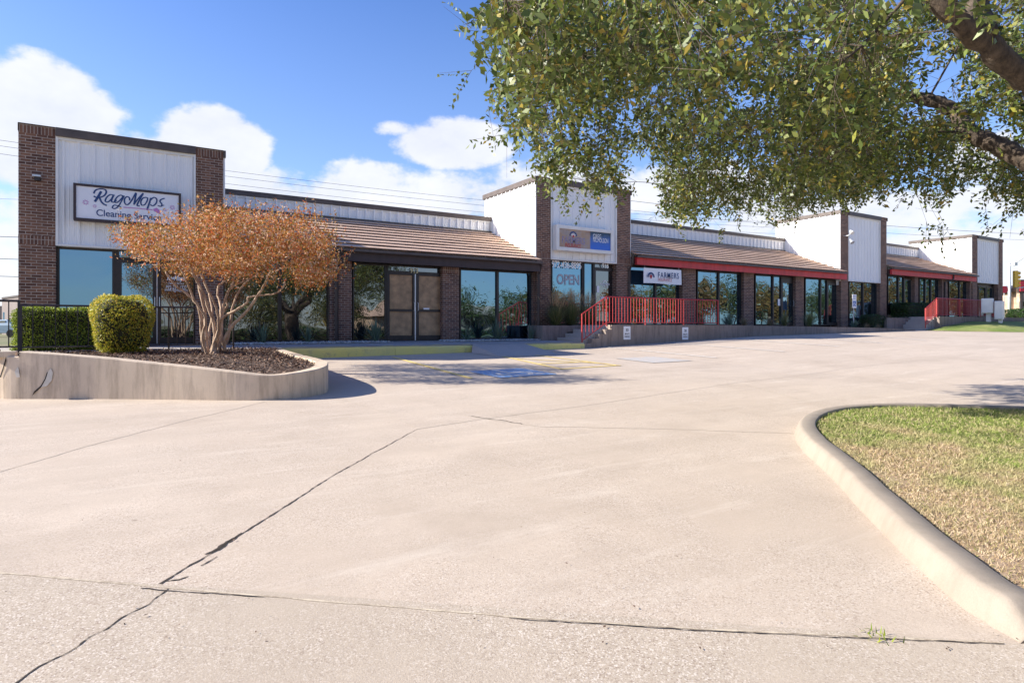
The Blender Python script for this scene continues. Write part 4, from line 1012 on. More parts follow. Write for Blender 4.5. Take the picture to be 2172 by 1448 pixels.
# ------------------------------------------------------------------ small plants
def blades(c, n, L, w, spread, seg=4, droop=.5, up=1.0):
    """arching narrow blades from one point; returns quads"""
    V = []; Q = []
    for i in range(n):
        a = random.uniform(0, 2 * math.pi); tilt = abs(random.gauss(0, spread)); l = L * random.uniform(.6, 1.08)
        d = Vector((math.cos(a) * math.sin(tilt), math.sin(a) * math.sin(tilt), up * math.cos(tilt))).normalized()
        sd = Vector((-math.sin(a), math.cos(a), 0)); p = Vector(c) + Vector((random.gauss(0, .03), random.gauss(0, .03), 0)); b = len(V)
        for s in range(seg + 1):
            t = s / seg; ww = w * (1 - t ** 1.6) + .001
            V += [p - sd * ww * .5, p + sd * ww * .5]
            d = (d + Vector((0, 0, -droop * t * .35)) + Vector((math.cos(a), math.sin(a), 0)) * droop * .06).normalized(); p = p + d * l / seg
        for s in range(seg): Q.append((b + 2 * s, b + 2 * s + 1, b + 2 * s + 3, b + 2 * s + 2))
    return V, Q
def clump(name, mat, c, label, cat, n=90, L=.6, w=.012, spread=.6, droop=.5, group=None, plume=None, seg=4):
    e = empty(name, tuple(c), label, cat, group)
    V, Q = blades(c, n, L, w, spread, seg, droop); fast_mesh('leaves', [tuple(v) for v in V], Q, M[mat], e)
    if plume:
        V, Q = [], []; pn, pl = plume; Cs = []; Ds = []
        for i in range(pn):
            a = random.uniform(0, 6.28); tl = abs(random.gauss(0, .32)); d = Vector((math.cos(a) * math.sin(tl), math.sin(a) * math.sin(tl), math.cos(tl)))
            base = Vector(c) + d * L * random.uniform(.75, 1.0)
            for k in range(26):
                Cs.append(base + d * pl * k / 26); dd = (d + Vector([random.gauss(0, .45) for _ in range(3)])).normalized(); Ds.append(dd)
        Cs = np.array(Cs); Ds = np.array(Ds); m = len(Cs)
        V, Q = leaf_quads(Cs, Ds, rdir(m), rng.uniform(.03, .055, m), rng.uniform(.006, .012, m)); fast_mesh('plumes', V, Q, M['plume'], e)
    return e
ygroup = 'spiky plants along the white stones'
for px, L, n, lab in [(557, .50, 42, 'spiky plant left of the first window mullion behind the crepe myrtle'), (652, .42, 36, 'small spiky plant before the window next to the brick pier with the downspout'), (796, .62, 85, 'largest spiky plant just left of the brown papered double door'),
                      (990, .45, 30, 'small sparse spiky plant just right of the brick pier beside the papered door'), (1056, .62, 60, 'spiky plant in front of the mullion between the two blue windows'), (1126, .45, 34, 'spiky plant at the end of the stones next to the concrete planter box')]:
    clump('yucca_plant', 'yucca', (FX(px, 17.75), 17.75, -.47), lab, 'plant', int(n * 1.3), L * 1.3, .032, .55, .22, ygroup)
fg = 'tall fountain grasses in the concrete planter box'
for px, Y, L, n, pl, lab in [(1180, 17.75, .72, 420, 40, 'big fountain grass clump with tan plumes at the left end of the planter box'), (1212, 17.85, .80, 420, 42, 'fountain grass clump with tan plumes below the word OPEN'), (1248, 17.9, .72, 350, 38, 'fountain grass clump with tan plumes nearest the 915 door')]:
    clump('fountain_grass', 'fgrass', (FX(px, Y), Y, -.02), lab, 'ornamental grass', int(n * 1.5), L * 1.35, .016, .58, .85, fg, (pl * 2, .36), 5)
tg = 'ornamental grasses on the bed behind the deck wall'
for px, Y, z, L, n, mat, sp, lab in [(1487, 16.7, .05, .42, 260, 'tangrass', .9, 'tan mounded grass behind the end of the red railing'), (1548, 16.6, .04, .62, 80, 'yucca', .55, 'dark green spiky plant right of the red railing end'),
        (1578, 16.6, .03, .40, 300, 'tangrass', 1.0, 'tan mounded grass at the foot of the second brick pier of the red wing'), (1632, 16.6, .0, .46, 360, 'tangrass', 1.0, 'wide tan mounded grass left of the middle door'),
        (1664, 16.9, .0, .70, 330, 'fgrass', .6, 'rusty green upright grass before the middle door'), (1716, 16.9, -.02, .78, 460, 'fgrass', .55, 'tall green fountain grass left of the last door of the red wing'),
        (1812, 16.6, -.12, .50, 300, 'yucca', .8, 'blue green low shrub under the accessible parking sign'), (1838, 16.4, -.14, .34, 280, 'tangrass', 1.1, 'low tan grass right of the accessible parking sign'),
        (1862, 16.4, -.15, .32, 260, 'tangrass', 1.1, 'low tan grass at the left end of the low grey wall'), (1886, 17.5, .40, .28, 220, 'tangrass', 1.1, 'tan grass on the low grey wall left of the clipped hedge')]:
    clump('ornamental_grass', mat, (FX(px, Y), Y, z), lab, 'ornamental grass', n, L, .010 if mat != 'yucca' else .02, sp, .7, tg)

def box_leaves(c, half, n, L, shape='box', top=0.):
    """leaf-sized faces spread through the outer shell of a clipped shrub"""
    c = np.array(c); half = np.array(half)
    if shape == 'box':
        P = rng.uniform(-1, 1, (n, 3)); ax = rng.integers(0, 3, n); sg = np.where(rng.uniform(size=n) < .5, -1, 1.)
        P[np.arange(n), ax] = sg * (1 - np.abs(rng.normal(0, .05, n)))
        N = np.zeros((n, 3)); N[np.arange(n), ax] = sg
        r = np.abs(P).max(1, keepdims=True); rad = (np.abs(P) ** 14).sum(1, keepdims=True) ** (1 / 14.); P = P / rad * r
    else:
        N = rdir(n); k = 4.2; rad = (np.abs(N) ** k).sum(1, keepdims=True) ** (1 / k); P = N / rad * (1 - np.abs(rng.normal(0, .07, (n, 1))))
    wv = .035 * np.sin(P[:, :1] * 7 + P[:, 2:] * 5) + .03 * np.sin(P[:, 1:2] * 9 + P[:, :1] * 4)
    P = P * (1 + wv)
    if shape != 'box': P[:, :2] *= (1 + .12 * P[:, 2:3])
    Pw = c + P * half
    D = nrm(N * .7 + rdir(n) + np.array([0, 0, .35])); NN = nrm(N + rdir(n) * .6)
    return leaf_quads(Pw, D, NN, rng.uniform(.7, 1.2, n) * L, rng.uniform(.45, .6, n) * L)
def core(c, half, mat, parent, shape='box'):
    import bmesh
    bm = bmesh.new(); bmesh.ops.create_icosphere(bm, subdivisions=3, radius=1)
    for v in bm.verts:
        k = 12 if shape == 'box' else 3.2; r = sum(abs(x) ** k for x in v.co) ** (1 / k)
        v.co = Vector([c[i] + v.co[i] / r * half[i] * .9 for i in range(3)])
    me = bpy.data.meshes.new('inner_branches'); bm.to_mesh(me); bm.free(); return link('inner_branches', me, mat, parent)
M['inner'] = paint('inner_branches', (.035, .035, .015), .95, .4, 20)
def shrub(name, c, half, n, L, mat, label, cat, shape='box', group=None):
    e = empty(name, (c[0], c[1], c[2] - half[2]), label, cat, group)
    core(c, half, M['inner'], e, shape); V, Q = box_leaves(c, half, n, L, shape); fast_mesh('foliage', V, Q, M[mat], e); return e
hx0, hx1 = FX(27, 15.95), FX(226, 15.95)
shrub('hedge', ((hx0 + hx1) / 2, 16.35, -.06), ((hx1 - hx0) / 2, .40, .44), 17000, .042, 'hedge', 'long clipped green hedge behind the dark railing at the left tower', 'hedge')
bc = onG(258, 760); bpos = at(260, 690, 12.2)
sh = shrub('round_shrub', (bpos.x, bpos.y, .03), (.50, .50, .56), 11000, .042, 'bush', 'rounded clipped shrub with yellow orange leaf tips in the planter bed', 'shrub', 'round')
MB().tube([(bpos.x - .05, bpos.y, -.66), (bpos.x, bpos.y, -.3)], .05, 6).tube([(bpos.x + .12, bpos.y, -.66), (bpos.x + .1, bpos.y, -.3)], .04, 6).build('stem', M['bark'], sh)
shrub('hedge', ((FX(1912, 17.6) + FX(1972, 17.6)) / 2, 17.75, .86), ((FX(1972, 17.6) - FX(1912, 17.6)) / 2, .5, .44), 7000, .07, 'dkhedge', 'clipped dark green hedge on the low grey wall left of the far stair', 'hedge')
shrub('round_shrub', (FX(1849, 17.4), 17.4, .15), (.55, .45, .45), 3500, .06, 'dkhedge', 'small dark round shrub at the right column of the third tower', 'shrub', 'round')
hp = at(2200, 665, 52); shrub('hedge', (hp.x, hp.y, .62), (5.2, .8, .75), 9000, .12, 'dkhedge', 'dark green clipped hedge at the right edge beyond the utility boxes', 'hedge')

wp_ = onG(1858, 1349); clump('weed', 'hedge', (wp_.x, wp_.y, wp_.z + .005), 'tiny green weed growing in the pavement joint near the kerb end', 'weed', 26, .035, .005, 1.15, .5)
# ------------------------------------------------------------------ branching helper
def connect_branches(nodes, targets, r0, rmin, mb, sag=.06, n=5, droop=0.):
    """grow a curved branch from the nearest existing node to each target"""
    NP = [Vector(p) for p, r in nodes]; NR = [r for p, r in nodes]
    for T in targets:
        T = Vector(T); A = np.array([tuple(p) for p in NP]); d = ((A - np.array(tuple(T))) ** 2).sum(1)
        i = int(d.argmin()); a = NP[i]; L = math.sqrt(d[i]); r = max(rmin, min(NR[i] * .62, r0 * (L + .15)))
        mid = (a + T) / 2 + Vector([random.gauss(0, sag * L) for _ in range(3)]) + Vector((0, 0, droop * L))
        P = catmull([a, mid, T], n); m = len(P)
        mb.tube(P, [r * (1 - .6 * k / (m - 1)) for k in range(m)], 5, caps=False)
        for k in range(2, m, 2): NP.append(P[k]); NR.append(r * (1 - .6 * k / (m - 1)))
    return NP, NR

# ------------------------------------------------------------------ crepe myrtle
MY = 12.0
cm_ = empty('crepe_myrtle', tuple(at(456, 746, MY)), 'multi stemmed crepe myrtle with rusty orange leaves in the planter bed', 'tree')
mm = lambda x, y, dd=0.: at(x, y, MY + dd)
rk = .82
stems = [([(432, 748, 0), (428, 712, -.05), (426, 672, -.1), (418, 645, -.15), (395, 622, -.2), (372, 605, -.3), (352, 575, -.4)], .045),
         ([(440, 750, -.1), (436, 700, .1), (434, 660, .15), (424, 620, .2), (418, 592, .25), (398, 572, .3), (378, 556, .35)], .042),
         ([(448, 755, -.15), (456, 715, -.15), (452, 680, -.2), (441, 650, -.25), (432, 622, -.3), (414, 590, -.4), (402, 560, -.5)], .045),
         ([(444, 752, -.1), (462, 705, -.2), (462, 668, -.25), (452, 634, -.35), (440, 612, -.4), (430, 590, -.5)], .038),
         ([(452, 755, -.2), (462, 720, -.05), (468, 680, .0), (468, 648, .1), (462, 622, .2), (464, 606, .3), (478, 594, .35), (482, 570, .4)], .042),
         ([(460, 752, -.1), (468, 710, .1), (472, 668, .2), (476, 640, .25), (484, 618, .3), (492, 604, .3), (500, 575, .4)], .040),
         ([(466, 750, .1), (470, 700, .2), (470, 670, .3), (482, 648, .3), (478, 634, .35), (492, 610, .4), (520, 595, .5)], .036),
         ([(458, 752, 0), (466, 700, -.05), (470, 676, -.1), (500, 658, -.15), (524, 642, -.2), (528, 630, -.2), (560, 626, -.25), (590, 620, -.3), (606, 600, -.3)], .036),
         ([(476, 744, .0), (476, 722, -.1), (492, 692, -.15), (512, 672, -.2), (530, 652, -.3), (548, 625, -.35), (562, 602, -.4), (574, 576, -.5)], .048),
         ([(470, 750, .1), (484, 716, .15), (488, 690, .3), (496, 640, .5), (520, 600, .7), (548, 580, .9)], .036),
         ([(446, 752, .1), (444, 706, .35), (450, 660, .5), (440, 616, .7), (424, 580, .9)], .036),
         ([(440, 756, -.2), (430, 716, -.4), (436, 676, -.6), (412, 636, -.8), (396, 596, -1.0), (380, 566, -1.1)], .034)]
mb = MB(); nodes = []
for pts, r in stems:
    P = catmull([mm(*p) for p in pts], 6); m = len(P)
    P = [p + Vector([random.gauss(0, .004) for _ in range(3)]) for p in P]
    mb.tube(P, [r * rk * (1 - .55 * k / (m - 1)) * (1 + .08 * math.sin(k * 1.7)) for k in range(m)], 8)
    for k in range(m // 2, m, 3): nodes.append((P[k], r * .5))
# crown clusters: wide flat vase
def my_ok(px, py):
    lo = np.interp(px, [245, 300, 360, 430, 520, 600, 660, 712], [505, 545, 575, 578, 584, 598, 604, 590])
    hi = np.interp(px, [240, 262, 300, 350, 380, 420, 470, 540, 600, 650, 690, 712], [496, 490, 490, 486, 474, 458, 452, 456, 460, 464, 472, 515])
    return (py < lo) & (py > hi)
cl = []
while len(cl) < 215:
    px, py = random.uniform(248, 705), random.uniform(425, 612); dd = random.uniform(-1.75, 1.75)
    e = abs((px - 475) / 242) ** 3 + abs(dd / 1.7) ** 3
    if my_ok(px, py) and e < 1.02 and math.sin(px * .035 + dd * 2.2) + math.sin(py * .11 + px * .02 - dd * 1.5) > -.4:
        cl.append(mm(px, py, dd))
cl.sort(key=lambda v: (v - mm(460, 640)).length)
NP_, NR_ = connect_branches(nodes, cl, .012, .005, mb, .08)
mb.build('trunk', M['mbark'], cm_, smooth=True)
K = 112; cc_ = np.array([tuple(c) for c in cl]).repeat(K, 0); n = len(cc_)
off = rng.normal(0, 1, (n, 3)) * np.array([.15, .15, .10]); Cc = cc_ + off
# short upright sprays above the crown
sp_ = []
tw = MB()
for _ in range(420):
    c = random.choice(cl); px0 = c + Vector((random.gauss(0, .18), random.gauss(0, .18), random.uniform(.0, .14))); L = random.uniform(.12, .34)
    d = Vector((random.gauss(0, .28), random.gauss(0, .28), 1)).normalized(); tw.tube([px0, px0 + d * L], [.004, .0015], 3, caps=False)
    for k in range(9): sp_.append(tuple(px0 + d * L * random.uniform(.3, 1.05) + Vector([random.gauss(0, .018) for _ in range(3)])))
tag(tw.build('twigs', M['mbark'], cm_), kind='stuff')
Cc = np.concatenate([Cc, np.array(sp_)]); n = len(Cc)
D = nrm(rdir(n) + np.array([0, 0, .5]))
V, Q = leaf_quads(Cc, D, rdir(n), rng.uniform(.034, .075, n), rng.uniform(.016, .036, n))
fast_mesh('crown', V, Q, M['myrtle'], cm_)

# ------------------------------------------------------------------ big overhanging tree (trunk stands just outside the frame on the island)
TC = at(CX, HY, 1) * 0
def camp(r, f, z): return Vector((cY * r + sY * f, -sY * r + cY * f, z))
base = camp(6.3, 4.6, 0); base.z = float(gz(base.x, base.y)) + .05
bt = empty('shade_tree', tuple(base), 'large tree overhanging the top right with thick dark limbs and small yellow green leaves', 'tree')
fork = base + Vector((0, 0, 1.9))
mb = MB()
trunkp = catmull([base + Vector((0, 0, -.2)), base + Vector((.03, .02, .5)), base + Vector((-.04, .03, 1.2)), fork], 6)
mb.tube(trunkp, [.30 * (1.25 - .35 * min(1, k / 6)) for k in range(len(trunkp))], 14).build('trunk', M['bark'], bt, smooth=True)
limbs = [([fork, at(2330, 330, 5.1), at(2240, 225, 5.0), at(2172, 165, 4.9), at(2085, 90, 4.8), at(2000, 15, 4.7), at(1900, -90, 4.7), at(1700, -260, 4.8), at(1500, -400, 5.0)], .125, .045),
         ([fork + Vector((0, 0, -.15)), at(2420, 440, 5.8), at(2290, 385, 6.3), at(2172, 335, 6.6), at(2110, 305, 6.8), at(2055, 280, 7.0), at(2022, 235, 7.2), at(1968, 212, 7.3), at(1900, 200, 7.5), at(1850, 185, 7.8), at(1790, 200, 8.1), at(1740, 205, 8.4), at(1640, 170, 9), at(1520, 150, 9.6)], .125, .03),
         ([fork + Vector((0, 0, .1)), camp(7.2, 6, 2.6), camp(8, 8, 3.6), camp(8.5, 10, 4.4)], .16, .04),
         ([fork, camp(7.6, 3.4, 2.2), camp(9, 2, 3.2), camp(10.4, 1, 4)], .15, .04),
         ([fork + Vector((0, 0, .1)), camp(5.6, 3.2, 2.4), camp(4.6, 1.4, 3.4), camp(3.8, -.6, 4)], .15, .04),
         ([at(2085, 90, 4.8), at(2060, -60, 5.2), at(1990, -250, 5.8), at(1900, -420, 6.4)], .10, .03)]
nodes = []
mb = MB()
for pts, ra, rb in limbs:
    P = catmull(pts, 7); m = len(P); P = [p + Vector([random.gauss(0, .008) for _ in range(3)]) for p in P]
    rad = [(ra + (rb - ra) * k / (m - 1)) * (1 + .07 * math.sin(k * 1.3)) for k in range(m)]
    mb.tube(P, rad, 12)
    for k in range(3, m, 2): nodes.append((P[k], rad[k]))
maskP = np.array([(1020, -600), (1035, 20), (1050, 120), (1068, 210), (1085, 255), (1125, 285), (1150, 340), (1150, 375), (1225, 380), (1260, 400), (1310, 392), (1318, 340), (1345, 295), (1385, 300), (1405, 360), (1412, 430), (1455, 455), (1500, 440), (1545, 448), (1590, 432), (1640, 455), (1700, 440), (1720, 420), (1790, 425), (1830, 410), (1880, 385), (1930, 420), (2010, 400), (2060, 370), (2110, 400), (2172, 430), (2700, 430), (2700, -600)])
def proj(P):
    r = P[:, 0] * cY - P[:, 1] * sY; f = P[:, 0] * sY + P[:, 1] * cY
    return CX + F * r / np.maximum(f, .05), HY - F * P[:, 2] / np.maximum(f, .05), f, r
def gap(P):                                            # airy holes through the crown
    x, y, z = P[:, 0] * 1.5, P[:, 1] * 1.5, P[:, 2] * 1.9
    return np.sin(x * 1.3 + 1.1 * np.sin(z * 1.7)) + np.sin(y * 1.5 + 1.3 * np.sin(x)) + np.sin(z * 2.3 + y)
cx_, cy_ = 6.0, 4.4
def crown_points(n, visible=True):
    out = []
    while sum(len(o) for o in out) < n:
        m = 20000; r = rng.uniform(-2, 13.5, m); f = rng.uniform(-3.0, 12.0, m)
        rad = np.hypot(r - cx_, f - cy_) / 7.1; hh = rng.uniform(0, 1, m) ** 1.25
        topz = 1.75 + 4.6 * np.sqrt(np.clip(1 - rad ** 2, 0, 1)); botz = 1.62 + .45 * np.sin(r * 1.3) * np.cos(f * 1.1) + .3 * (1 - rad)
        z = botz + (topz - botz) * hh
        P = np.stack([cY * r + sY * f, -sY * r + cY * f, z], 1); px, py, ff, _ = proj(P)
        inv = (ff > 1.0) & (px > 930) & (px < 2300) & (py > -60) & (py < 560)
        ok = (rad < 1.0) & (gap(P) > -.35)
        if visible: ok &= inv & inpoly(np.stack([px, py], 1), maskP) & (ff > 3.1)
        else: ok &= ~inv & (~((ff > .2) & (px > -500) & (px < 2700) & (py > -420))) & (np.hypot(r, f) > 2.2)
        # lighter density around the blue openings upper right
        hole = ((px - 1985) / 75) ** 2 + ((py - 150) / 75) ** 2 < 1; hole |= ((px - 2125) / 60) ** 2 + ((py - 262) / 45) ** 2 < 1; hole |= ((px - 2090) / 70) ** 2 + ((py - 18) / 30) ** 2 < 1; hole |= ((px - 2050) / 30) ** 2 + ((py - 310) / 24) ** 2 < 1
        hole |= ((px - 1720) / 50) ** 2 + ((py - 90) / 30) ** 2 < 1; hole |= ((px - 1600) / 60) ** 2 + ((py - 205) / 26) ** 2 < 1
        ok &= ~(hole & visible & (rng.uniform(size=m) < .93))
        out.append(P[ok])
    return np.concatenate(out)[:n]
VIS = crown_points(6900); HID = crown_points(3200, False)
low_ = np.array([tuple(at(px, py, d)) for px, py, d in [(1490, 40, 3.2), (1520, 90, 3.0), (1550, 30, 2.9), (1500, 150, 3.3), (1545, 200, 3.4), (1480, 230, 3.6), (1760, 60, 3.3), (1785, 110, 3.1), (1800, 30, 3.2), (1745, 160, 3.4), (1770, 190, 3.6), (1350, 120, 4.0), (1400, 210, 4.2), (1300, 60, 4.1), (1440, 60, 3.8), (1215, 90, 4.5), (1090, 60, 4.8),
                                                     (1000, 60, 5.2), (1015, 120, 5.3), (1000, 150, 5.4), (1035, 225, 5.6), (1075, 285, 5.8), (1140, 372, 7.6), (1180, 410, 8), (1245, 430, 8.2), (1260, 405, 8.2), (1300, 405, 8.4), (1290, 360, 8.4), (1430, 480, 8.8), (1440, 455, 8.8), (1530, 485, 9), (1565, 470, 9), (1650, 475, 9), (1700, 455, 9.2), (1965, 470, 6.8), (1990, 450, 6.8), (2000, 485, 6.8), (2090, 440, 7), (2150, 440, 6.5), (2165, 490, 6.3)]])
# branches reach a subset of the crown points
sub = VIS[rng.choice(len(VIS), 330, replace=False)]; subh = HID[rng.choice(len(HID), 90, replace=False)]
tg_ = [tuple(p) for p in sub] + [tuple(p) for p in subh]; tg_.sort(key=lambda p: (Vector(p) - fork).length)
NPn, NRn = connect_branches(nodes, tg_, .014, .005, mb, .10, 5, .05)
NA = np.array([tuple(p) for p in NPn])
mb.build('limbs', M['bark'], bt, smooth=True)
def sprigs(P0, nl, L, leafL, vis):
    n = len(P0); T = nrm(rng.normal(size=(n, 3)) * .75 + np.array([-.1, 0, -.62])); Ls = rng.uniform(.6, 1.25, n) * L
    Vt = []; 
    s = (np.arange(nl) + .5) / nl
    C = P0[:, None, :] + T[:, None, :] * Ls[:, None, None] * s[None, :, None]; C[:, :, 2] -= (s ** 2 * .05)[None]
    side = nrm(np.cross(T, rdir(n)))[:, None, :] * np.where(np.arange(nl) % 2, 1, -1)[None, :, None]
    D = (T[:, None, :] * .55 + side + rng.normal(0, .38, (n, nl, 3)) + np.array([0, 0, -.15])); C = C.reshape(-1, 3); D = D.reshape(-1, 3); m = len(C)
    V, Q = leaf_quads(C, D, rdir(m) + np.array([0, 0, .9]), rng.uniform(.45, 1.4, m) * leafL, rng.uniform(.42, .6, m) * leafL)
    return V, Q, T, Ls
V1, Q1, T1, L1 = sprigs(VIS, 12, .28, .072, True); V2, Q2, _, _ = sprigs(HID, 9, .42, .105, False); V3, Q3, T3, L3 = sprigs(np.repeat(low_, 2, 0) + rng.normal(0, .03, (len(low_) * 2, 3)), 13, .30, .058, True)
V = np.concatenate([V1, V2, V3]); Q = np.concatenate([Q1, Q2 + len(V1), Q3 + len(V1) + len(V2)])
fast_mesh('crown', V, Q, M['elm'], bt)
# sprig twigs as thin three-sided stems, and hangers tying low sprigs to the branches
def twigmesh(P0, T, L, r=.0022):
    n = len(P0); u = nrm(np.cross(T, rdir(n))); w = np.cross(T, u); E = P0 + T * L[:, None]; E[:, 2] -= .05
    ring = lambda C, rr: np.stack([C + u * rr, C - u * rr * .5 + w * rr * .87, C - u * rr * .5 - w * rr * .87], 1)
    Vv = np.concatenate([ring(P0, r), ring(E, r * .4)], 1).reshape(-1, 3); b = (np.arange(n) * 6)[:, None, None]
    Ff = np.array([(0, 1, 4, 3), (1, 2, 5, 4), (2, 0, 3, 5)])[None] + b
    return Vv, Ff.reshape(-1, 4)
def hang(P0, r=.0028):
    A = []
    for i in range(0, len(P0), 400):
        d = ((P0[i:i + 400, None, :] - NA[None]) ** 2).sum(2); A.append(NA[d.argmin(1)])
    A = np.concatenate(A); T = P0 - A; L = np.linalg.norm(T, axis=1); T = T / np.maximum(L, 1e-6)[:, None]; T2 = A.copy()
    Vv, Ff = twigmesh(A, T, L, r); Vv = Vv.reshape(-1, 6, 3); Vv[:, 3:, 2] += .05; return Vv.reshape(-1, 3), Ff
a1, b1 = twigmesh(VIS, T1, L1); a2, b2 = twigmesh(np.repeat(low_, 2, 0), T3, L3); a3, b3 = hang(np.concatenate([VIS, low_]))
fast_mesh('twigs', np.concatenate([a1, a2, a3]), np.concatenate([b1, b2 + len(a1), b3 + len(a1) + len(a2)]), M['twig'], bt)['kind'] = 'stuff'

# ------------------------------------------------------------------ far right: utility boxes, signal, street
def ubox(px0, px1, py0, py1, qx0, qx1, depth, label, side=.35):
    a = at(px0, py0, depth); b = at(px1, py1, depth); c = at(qx0, 698, depth); d = at(qx1, 698, depth)
    e = empty('utility_cabinet', (c.x, c.y, float(gz(c.x, c.y)) + .02), label, 'utility box', 'utility cabinets on pedestals')
    g0 = float(gz(c.x, c.y)) + .01
    ux0 = Vector((cY, -sY, 0)); fy0 = Vector((sY, cY, 0)); ux = ux0 * math.cos(R(45)) - fy0 * math.sin(R(45)); fy = fy0 * math.cos(R(45)) + ux0 * math.sin(R(45))
    def obx(p, q, z0, z1, t, name, mat, off=0):
        w = (Vector(q) - Vector(p)).dot(ux); P = Vector((p.x, p.y, 0)) + fy * off; vs = []
        for z in (z0, z1):
            for s_, t_ in ((0, 0), (w, 0), (w, t), (0, t)): v = P + ux * s_ + fy * t_; vs.append((v.x, v.y, z))
        MB().add(vs, [(0, 3, 2, 1), (4, 5, 6, 7), (0, 1, 5, 4), (1, 2, 6, 5), (2, 3, 7, 6), (3, 0, 4, 7)]).build(name, M[mat], e, bevel=.02)
    obx(a, b, b.z, a.z, side, 'cabinet', 'util'); obx(c, d, g0, b.z, side * .8, 'pedestal', 'util', .03)
    obx(a + ux * .04, b - ux * .04, b.z + .04, a.z - .04, .012, 'cabinet_door', 'util', -.012)
    obx(c - ux * .12, d + ux * .12, g0 - .05, g0 + .08, side + .2, 'footing', 'walk', -.1)
    return e
ubox(2081, 2109, 633, 664, 2091, 2102, 34.5, 'pale grey utility cabinet on a pedestal, the wider and higher of the two')
ubox(2109, 2129, 638.5, 677, 2117, 2125, 34.0, 'pale grey narrow utility cabinet on a pedestal, the lower right of the two', .6)
sp = at(2141, 690, 56); e = empty('traffic_signal_pole', (sp.x, sp.y, -.2), 'tall galvanised signal pole with a mast arm reaching off the right edge', 'signal pole')
MB().tube([(sp.x, sp.y, -.3), (sp.x, sp.y, 3.0), (sp.x, sp.y, 5.75)], [.15, .12, .09], 10).build('pole', M['galv'], e, smooth=True)
ar = at(2300, 490, 52); MB().tube(catmull([(sp.x, sp.y, 5.5), at(2160, 553, 55.5), at(2200, 530, 54.5), ar], 4), .06, 6).build('mast_arm', M['galv'], e)
cb_ = at(2152, 557, 55.5); MB().box(cb_.x - .3, cb_.x + .3, cb_.y - .12, cb_.y + .12, cb_.z - .25, cb_.z + .02).build('arm_detector', M['galv'], e)
ys_ = at(2154, 592, 42); e = empty('traffic_light', tuple(ys_), 'yellow vertical traffic light seen from behind near the right edge', 'traffic light')
ux = Vector((cY, -sY, 0)); fy = Vector((sY, cY, 0))
def obox(c, w, t, h, name, mat, parent, **k):
    vs = []
    for z in (-h / 2, h / 2):
        for s_, t_ in ((-w / 2, -t / 2), (w / 2, -t / 2), (w / 2, t / 2), (-w / 2, t / 2)): v = Vector(c) + ux * s_ + fy * t_; vs.append((v.x, v.y, v.z + z))
    return MB().add(vs, [(0, 3, 2, 1), (4, 5, 6, 7), (0, 1, 5, 4), (1, 2, 6, 5), (2, 3, 7, 6), (3, 0, 4, 7)]).build(name, M[mat], parent, **k)
obox(ys_, .26, .2, 1.15, 'housing', 'sigyel', e, bevel=.03)
for k in range(4): c = ys_ + ux * .17 + Vector((0, 0, .42 - .27 * k)); MB().tube([c - ux * .04, c + ux * .1 + Vector((0, 0, -.02))], [.10, .12], 8).build('visor', M['sigyel'], e)
MB().tube([ys_ + Vector((0, 0, -.5)), ys_ + Vector((0, 0, -.62)), ys_ + ux * 3 + Vector((0, 0, -.3))], .045, 6).build('bracket', M['galv'], e)
rp = at(2131, 614, 48); e = empty('red_sign', (rp.x, rp.y, -.2), 'small red octagonal road sign at the edge of the fourth tower', 'sign')
vs = [Vector(rp) + ux * .29 * math.cos(R(22.5 + 45 * k)) + Vector((0, 0, .29 * math.sin(R(22.5 + 45 * k)))) for k in range(8)]
MB().add(vs + [v + fy * .02 for v in vs], [tuple(range(8)), tuple(reversed(range(8, 16)))] + [(k, k + 8, (k + 1) % 8 + 8, (k + 1) % 8) for k in range(8)]).build('plate', M['redink'], e)
MB().tube([(rp.x + fy.x * .05, rp.y + fy.y * .05, -.3), (rp.x + fy.x * .05, rp.y + fy.y * .05, rp.z + .2)], .03, 6).build('post', M['galv'], e)
# far stone building on the right with a dark roof and a red sign
fb_ = at(2150, 690, 85); e = empty('stone_building', (fb_.x, fb_.y, -.3), 'tan stone building with a low dark roof at the far right edge', 'building')
P0 = at(2141, 690, 85); P1 = at(2330, 690, 85)
def slab(p, q, t, z0, z1, name, mat, z1b=None):
    p = Vector((p.x, p.y, 0)); q = Vector((q.x, q.y, 0)); z1b = z1 if z1b is None else z1b
    vs = [(p.x, p.y, z0), (q.x, q.y, z0), (q.x + fy.x * t, q.y + fy.y * t, z0), (p.x + fy.x * t, p.y + fy.y * t, z0), (p.x, p.y, z1), (q.x, q.y, z1b), (q.x + fy.x * t, q.y + fy.y * t, z1b), (p.x + fy.x * t, p.y + fy.y * t, z1)]
    return MB().add(vs, [(0, 3, 2, 1), (4, 5, 6, 7), (0, 1, 5, 4), (1, 2, 6, 5), (2, 3, 7, 6), (3, 0, 4, 7)]).build(name, M[mat], e)
slab(P0, at(2163, 690, 85), 14, -.5, 4.6, 'wall', 'tan', 5.3); slab(at(2163, 690, 84), P1, 16, -.5, 5.5, 'wall', 'tan')
slab(at(2136, 690, 84.5), at(2163, 690, 84.5), 15, 4.75, 5.0, 'roof', 'brown', 5.7)
w = slab(at(2166, 690, 83.6), at(2185, 690, 83.6), .3, 1.3, 3.4, 'window', 'glass_dark')
e = empty('red_sign_board', tuple(at(2170, 606, 80)), 'dark framed red sign board on poles at the right photo edge', 'sign')
slab(at(2161, 690, 80), at(2215, 690, 80), .3, 4.35, 6.1, 'frame', 'brown'); slab(at(2164, 690, 79.8), at(2213, 690, 79.8), .1, 4.55, 5.9, 'panel', 'redink')
